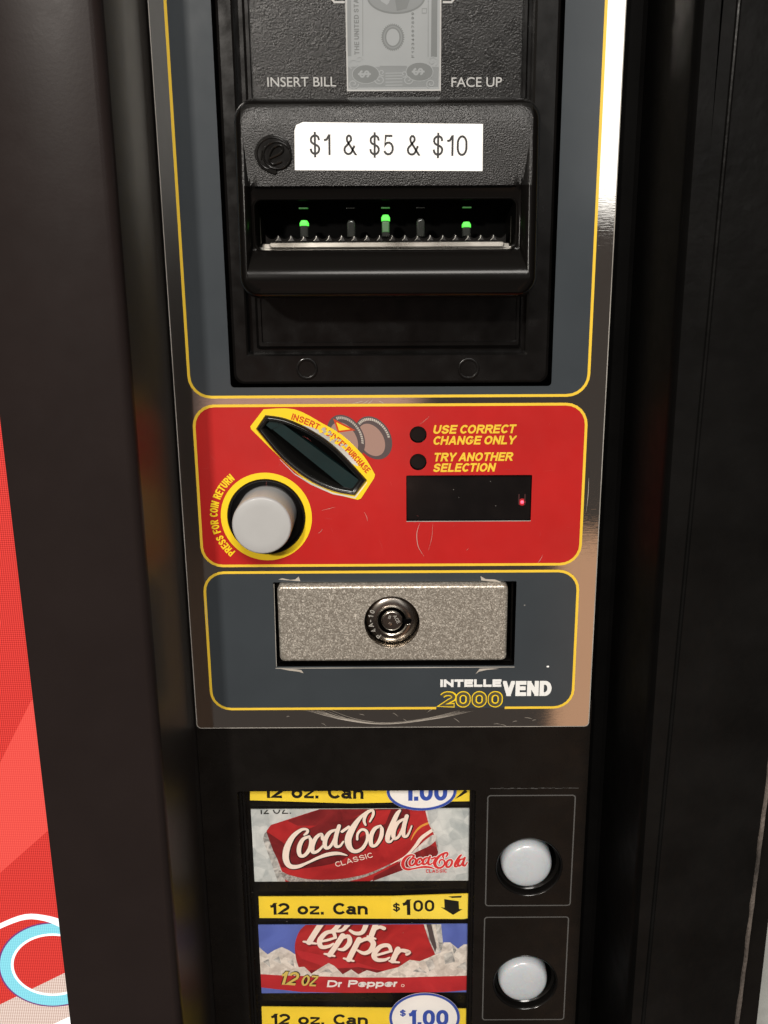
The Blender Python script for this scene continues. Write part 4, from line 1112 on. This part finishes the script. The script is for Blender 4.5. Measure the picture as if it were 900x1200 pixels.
brush(mb, zA, [(1130, 615, 6), (1230, 560, 14), (1300, 490, 26), (1345, 430, 30), (1420, 375, 26)], CWD + .07, 'cream', bx)
brush(mb, zA, [(1180, 600, 4), (1290, 530, 20), (1380, 470, 60), (1430, 430, 56)], CWD + .062, 'canrim', bx)
brush(mb, zA, [(1270, 445, 6), (1300, 390, 14), (1340, 350, 18), (1395, 325, 18)], CWD + .07, 'orange', bx)
brush(mb, zA, [(1375, 230, 14), (1400, 330, 12), (1435, 400, 14), (1462, 520, 10)], CWD + .08, 'canrim', bx)
mb.build('can_picture', card1)
mb = MB()
for s in SCRIPT: brush(mb, zA, s, CWD + .09, 'blackink', bx, grow=16, off=(3, 3))
mb.z = 0
for s in SCRIPT: brush(mb, zA, s, CWD + .17, 'cream', bx, grow=4)
mp, L_ = px_map((394, 1016.0), (437, 1004.5), CWD + .1)
text(mb, 'CLASSIC', 2.1, .30, CWD + .12, 'cream', mp, width=L_, gap=.2)
def small(X, Y):
    x, y = 270 + X / 6, 910 + Y / 6
    y2 = y + (x - 331) * .235
    return P(470 + (x - 331) * .512, 1017 - (1016 - y2) * .40 - (x - 331) * .015, CWD)
for s in SCRIPT: brush(mb, small, s, CWD + .27, 'paper', bx, f=.46, grow=36)
mb.z = 0
for s in SCRIPT: brush(mb, small, s, CWD + .36, 'logored', bx, f=.46, grow=13)
mp, L_ = px_map((499, 1022.8), (523.5, 1022.4), CWD + .1)
text(mb, 'CLASSIC', 1.5, .26, CWD + .14, 'logored', mp, width=L_, gap=.16)
mp, L_ = px_map((303, 954), (341, 953.5), CWD + .1)
text(mb, '12 OZ.', 3.6, .42, CWD + .12, 'blackink', mp, width=L_, gap=.2, box=(c1[0], c1[1], c1[2], c1[3] - .1))
mb.build('lettering', card1)
# ---- red can in crushed ice card
c2 = (-53.0, -188.8, 25.1, -158.7); bx = c2
mb = MB()
mb.sheet([(c2[0], c2[1]), (c2[2], c2[1]), (c2[2], c2[3]), (c2[0], c2[3])], [], CWD, .4, 'sky')
card2 = mb.build('picture_card', None, 'blue sky card picturing a red can in white crushed ice, lower card in the window', 'picture card', 'picture cards in the selection window')
mb = MB()
def pc(pts, mat, k): mb.flat([zC(*p) for p in pts], CWD + .02 * k, mat, bx)
pc([(190, 405), (225, 440), (262, 470), (310, 440), (362, 418), (410, 440), (470, 480), (520, 640), (190, 640)], 'snow', 1)
can = smooth([(560, 240), (490, 300), (455, 390), (458, 480), (480, 560), (520, 620)], 4) + [(1250, 640), (1445, 470), (1390, 350), (1355, 240)]
pc(can, 'canred', 1.6)
pc([(460, 405), (470, 440), (900, 530), (1250, 640), (900, 640), (500, 500), (465, 460)], 'bandred', 1.8)
pc([(560, 580), (900, 560), (1110, 590), (1180, 640), (560, 640)], 'candark', 1.9)
pc([(1355, 245), (1480, 245), (1500, 440), (1440, 470), (1395, 370)], 'canrim', 2.0)
pc([(1375, 250), (1412, 250), (1450, 420), (1440, 455), (1405, 370)], 'filmink', 2.2)
pc([(1420, 250), (1440, 250), (1468, 420), (1455, 440)], 'snow', 2.3)
pc([(440, 640), (480, 560), (520, 557), (570, 605), (640, 560), (690, 530), (730, 550), (790, 610), (850, 575), (900, 610), (960, 580), (1030, 600), (1100, 580), (1180, 560), (1260, 508), (1330, 518), (1400, 490), (1480, 452), (1500, 385), (1545, 385), (1600, 430), (1640, 400), (1720, 395), (1720, 640)], 'snow', 2.6)
for a_ in ([(1370, 520), (1420, 500), (1440, 560), (1400, 590)], [(1500, 470), (1560, 450), (1580, 520), (1510, 540)], [(1590, 560), (1650, 520), (1690, 590)], [(1280, 590), (1330, 560), (1380, 600)], [(300, 510), (340, 480), (360, 540)], [(400, 520), (440, 500), (450, 560)], [(230, 520), (270, 500), (280, 560)], [(640, 590), (690, 570), (720, 600)], [(1560, 400), (1590, 440), (1570, 470)]):
    pc(a_, 'canrim', 2.8)
pc([(195, 608), (330, 616), (900, 632), (1200, 632), (1720, 618), (1720, 716), (1500, 735), (900, 742), (500, 734), (195, 700)], 'bandred', 3.0)
mb.build('can_picture', card2)
mb = MB()
DRP = [
 [(640, 250, 40), (600, 310, 40), (553, 385, 40)], [(515, 378, 10), (560, 386, 18), (602, 392, 10)],
 [(632, 378, 14), (690, 366, 16), (738, 350, 14)], [(738, 350, 20), (722, 312, 24), (672, 318, 30), (628, 370, 34), (640, 415, 30), (690, 412, 22), (724, 392, 8)],
 [(790, 335, 36), (745, 405, 36), (698, 472, 36)], [(662, 464, 10), (700, 472, 16), (732, 480, 10)], [(790, 350, 22), (830, 342, 28), (838, 385, 32), (800, 430, 28), (762, 432, 14)],
 [(905, 362, 38), (870, 430, 38), (832, 505, 38)], [(798, 496, 10), (832, 505, 16), (866, 514, 10)],
 [(905, 380, 22), (965, 358, 28), (1005, 390, 36), (985, 440, 32), (940, 460, 26), (895, 440, 12)],
 [(1012, 478, 14), (1070, 462, 16), (1130, 444, 14)], [(1130, 444, 20), (1110, 405, 26), (1052, 415, 32), (1010, 470, 36), (1030, 505, 30), (1085, 506, 22), (1118, 490, 8)],
 [(1178, 428, 34), (1160, 470, 38), (1140, 515, 36)], [(1118, 514, 10), (1145, 520, 14), (1185, 524, 10)], [(1168, 470, 18), (1200, 440, 24), (1252, 452, 30), (1240, 468, 18)],
 [(780, 235, 34), (745, 280, 32), (715, 302, 20)], [(700, 303, 12), (780, 300, 22), (820, 265, 30), (850, 225, 34)], [(842, 300, 16), (880, 320, 26), (930, 310, 30), (960, 240, 34)],
 [(1025, 250, 36), (1005, 300, 36), (988, 345, 36)], [(965, 340, 10), (990, 350, 16), (1020, 358, 10)], [(1020, 290, 18), (1050, 275, 22), (1080, 285, 26)],
]
for s in DRP: brush(mb, zC, s, CWD + .085, 'canbrown', bx, grow=12, off=(9, 11))
mb.z = 0
for s in DRP: brush(mb, zC, s, CWD + .17, 'cream', bx, grow=8)
mp, L_ = px_map((326, 1153.0), (349, 1154.5), CWD + .1)
for (mt, gr, wz) in (('blackink', .5, .25), ('gold', 0, .29)):
    text(mb, '12', 6.0 + gr * .6, 1.05 + gr, CWD + wz, mt, mp, width=L_ - 1 , gap=.10, slant=.2)
mp, L_ = px_map((352, 1154.5), (373, 1155.5), CWD + .1)
for (mt, gr, wz) in (('blackink', .5, .25), ('gold', 0, .29)):
    text(mb, 'OZ', 4.8 + gr * .6, .78 + gr, CWD + wz, mt, mp, width=L_ - 1, gap=.12, slant=.2)
mp, L_ = px_map((383, 1156.5), (469, 1156.0), CWD + .1)
text(mb, 'Dr Pepper', 3.1, .74, CWD + .2, 'paper', mp, width=L_ - .6, gap=.07, slant=.15)
q = P(472, 1154.5, CWD); mb.ribbon(ell(q[0], q[1], .55, .55, 14), .2, CWD + .2, 'cream', closed=True)
mb.build('lettering', card2)
# ---- yellow price strips
def price_strip(corners, label, ink_base, price=None, ink_x=(316, 431)):
    mb = MB(); w = CWD + .5
    o = [P(x, y, w) for x, y in corners]
    mb.sheet(ccw(o), [], w, .4, 'strip')
    st = mb.build('price_strip', None, label, 'price strip', 'yellow price strips in the selection window')
    mb = MB(); mp, L_ = px_map((ink_x[0], ink_base[0]), (ink_x[1], ink_base[1]), w)
    text(mb, '12 oz. Can', 5.0, 1.08, w + .06, 'blackink', mp, width=L_, gap=.11, space=.50)
    mb.build('lettering', st)
    return st
s1 = price_strip([(303, 1051), (459, 1050.5), (552, 1047.3), (553, 1075), (540, 1077), (304, 1075.8)], 'yellow strip with black size and price text and a down arrow, between the two cards', (1071.8, 1071.6))
mb = MB(); w = CWD + .6
o = [P(x, y, w) for x, y in ((458, 1050.8), (543, 1048.8), (552.5, 1047), (552.8, 1075.5), (543, 1077), (458.5, 1075.6))]
mb.sheet(ccw(o), [], w, .1, 'strip2')
mp, L_ = px_map((460.5, 1067.8), (469, 1067.6), w); text(mb, '$', 3.3, .62, w + .05, 'blackink', mp, width=L_)
mp, L_ = px_map((471, 1072.3), (481, 1072.1), w); text(mb, '1', 6.6, 1.25, w + .05, 'blackink', mp, width=L_)
mp, L_ = px_map((484.5, 1068.3), (509, 1068.0), w); text(mb, '00', 4.9, .92, w + .05, 'blackink', mp, width=L_, gap=.12)
mb.flat([P(x, y, w) for x, y in ((520.5, 1053.5), (537.5, 1056), (538, 1065.2), (542, 1065.4), (531, 1072), (516.5, 1063), (521, 1063.6))], w + .05, 'blackink')
mb.flat([P(x, y, w) for x, y in ((525, 1050.5), (541, 1049.6), (540.5, 1051.8), (530, 1052.2))], w + .05, 'blackink')
mb.build('price_tab', s1)
s0 = price_strip([(293, 915), (412, 917), (555, 917), (555, 938.8), (455, 940.5), (412, 941.5), (293, 937.8)], 'yellow strip cut off by the top of the window, above the upper card', (935.0, 936.2), ink_x=(308, 426))
mb = MB(); w = CWD + .62
mb.flat([P(x, y, w) for x, y in ((533, 936.5), (545, 925), (548, 928), (540, 933))], w, 'blackink'); mb.build('arrow', s0)
s2 = price_strip([(306.5, 1180), (455, 1181.5), (548.5, 1182.5), (548.5, 1210), (307.5, 1208)], 'yellow strip below the lower card at the foot of the picture', (1200.5, 1201.5), ink_x=(317, 431))
# ---- oval price stickers
def oval(cx, cy, rx, ry, label):
    mb = MB(); w = CWD + 1.0
    c = P(cx, cy, w); a = P(cx + rx, cy, w); b = P(cx, cy - ry, w); b2 = P(cx, cy + ry, w)
    R, H = a[0] - c[0], (b[1] - b2[1]) / 2; c = (c[0], (b[1] + b2[1]) / 2)
    o = ell(*c, R, H, 56)
    mb.sheet(o, [], w, .12, 'paper')
    i_ = inset(ccw(o), .55); mb.ribbon(i_, 1.0, w + .03, 'blue', closed=True)
    st = mb.build('price_sticker', None, label, 'sticker', 'oval price stickers')
    mb = MB()
    text(mb, '$', 2.7, .58, w + .05, 'blue', line_map(c[0] - 9.3, c[1] + .9), width=2.3)
    text(mb, '1.00', 7.2, 1.5, w + .05, 'blue', line_map(c[0] - 6.4, c[1] - 3.6), width=15.4, gap=.075)
    mb.build('lettering', st)
oval(494, 927.5, 41, 22.5, 'white oval sticker ringed in blue, overlapping the top edge of the upper card')
oval(497.5, 1192.5, 41.5, 29, 'white oval sticker ringed in blue, overlapping the bottom edge of the lower card')

# ---- pale wall past the machine's right side
mb = MB()
mb.add([(100, -1200, -410), (900, -1200, -410), (900, VT + 100, -410), (100, VT + 100, -410),
        (100, -1200, -510), (900, -1200, -510), (900, VT + 100, -510), (100, VT + 100, -510)],
       [(0, 1, 2, 3), (5, 4, 7, 6), (1, 5, 6, 2), (4, 0, 3, 7), (3, 2, 6, 7), (4, 5, 1, 0)], 'wallpaint')
mb.build('wall', None, 'pale grey wall showing as a sliver past the right side of the machine', 'wall')
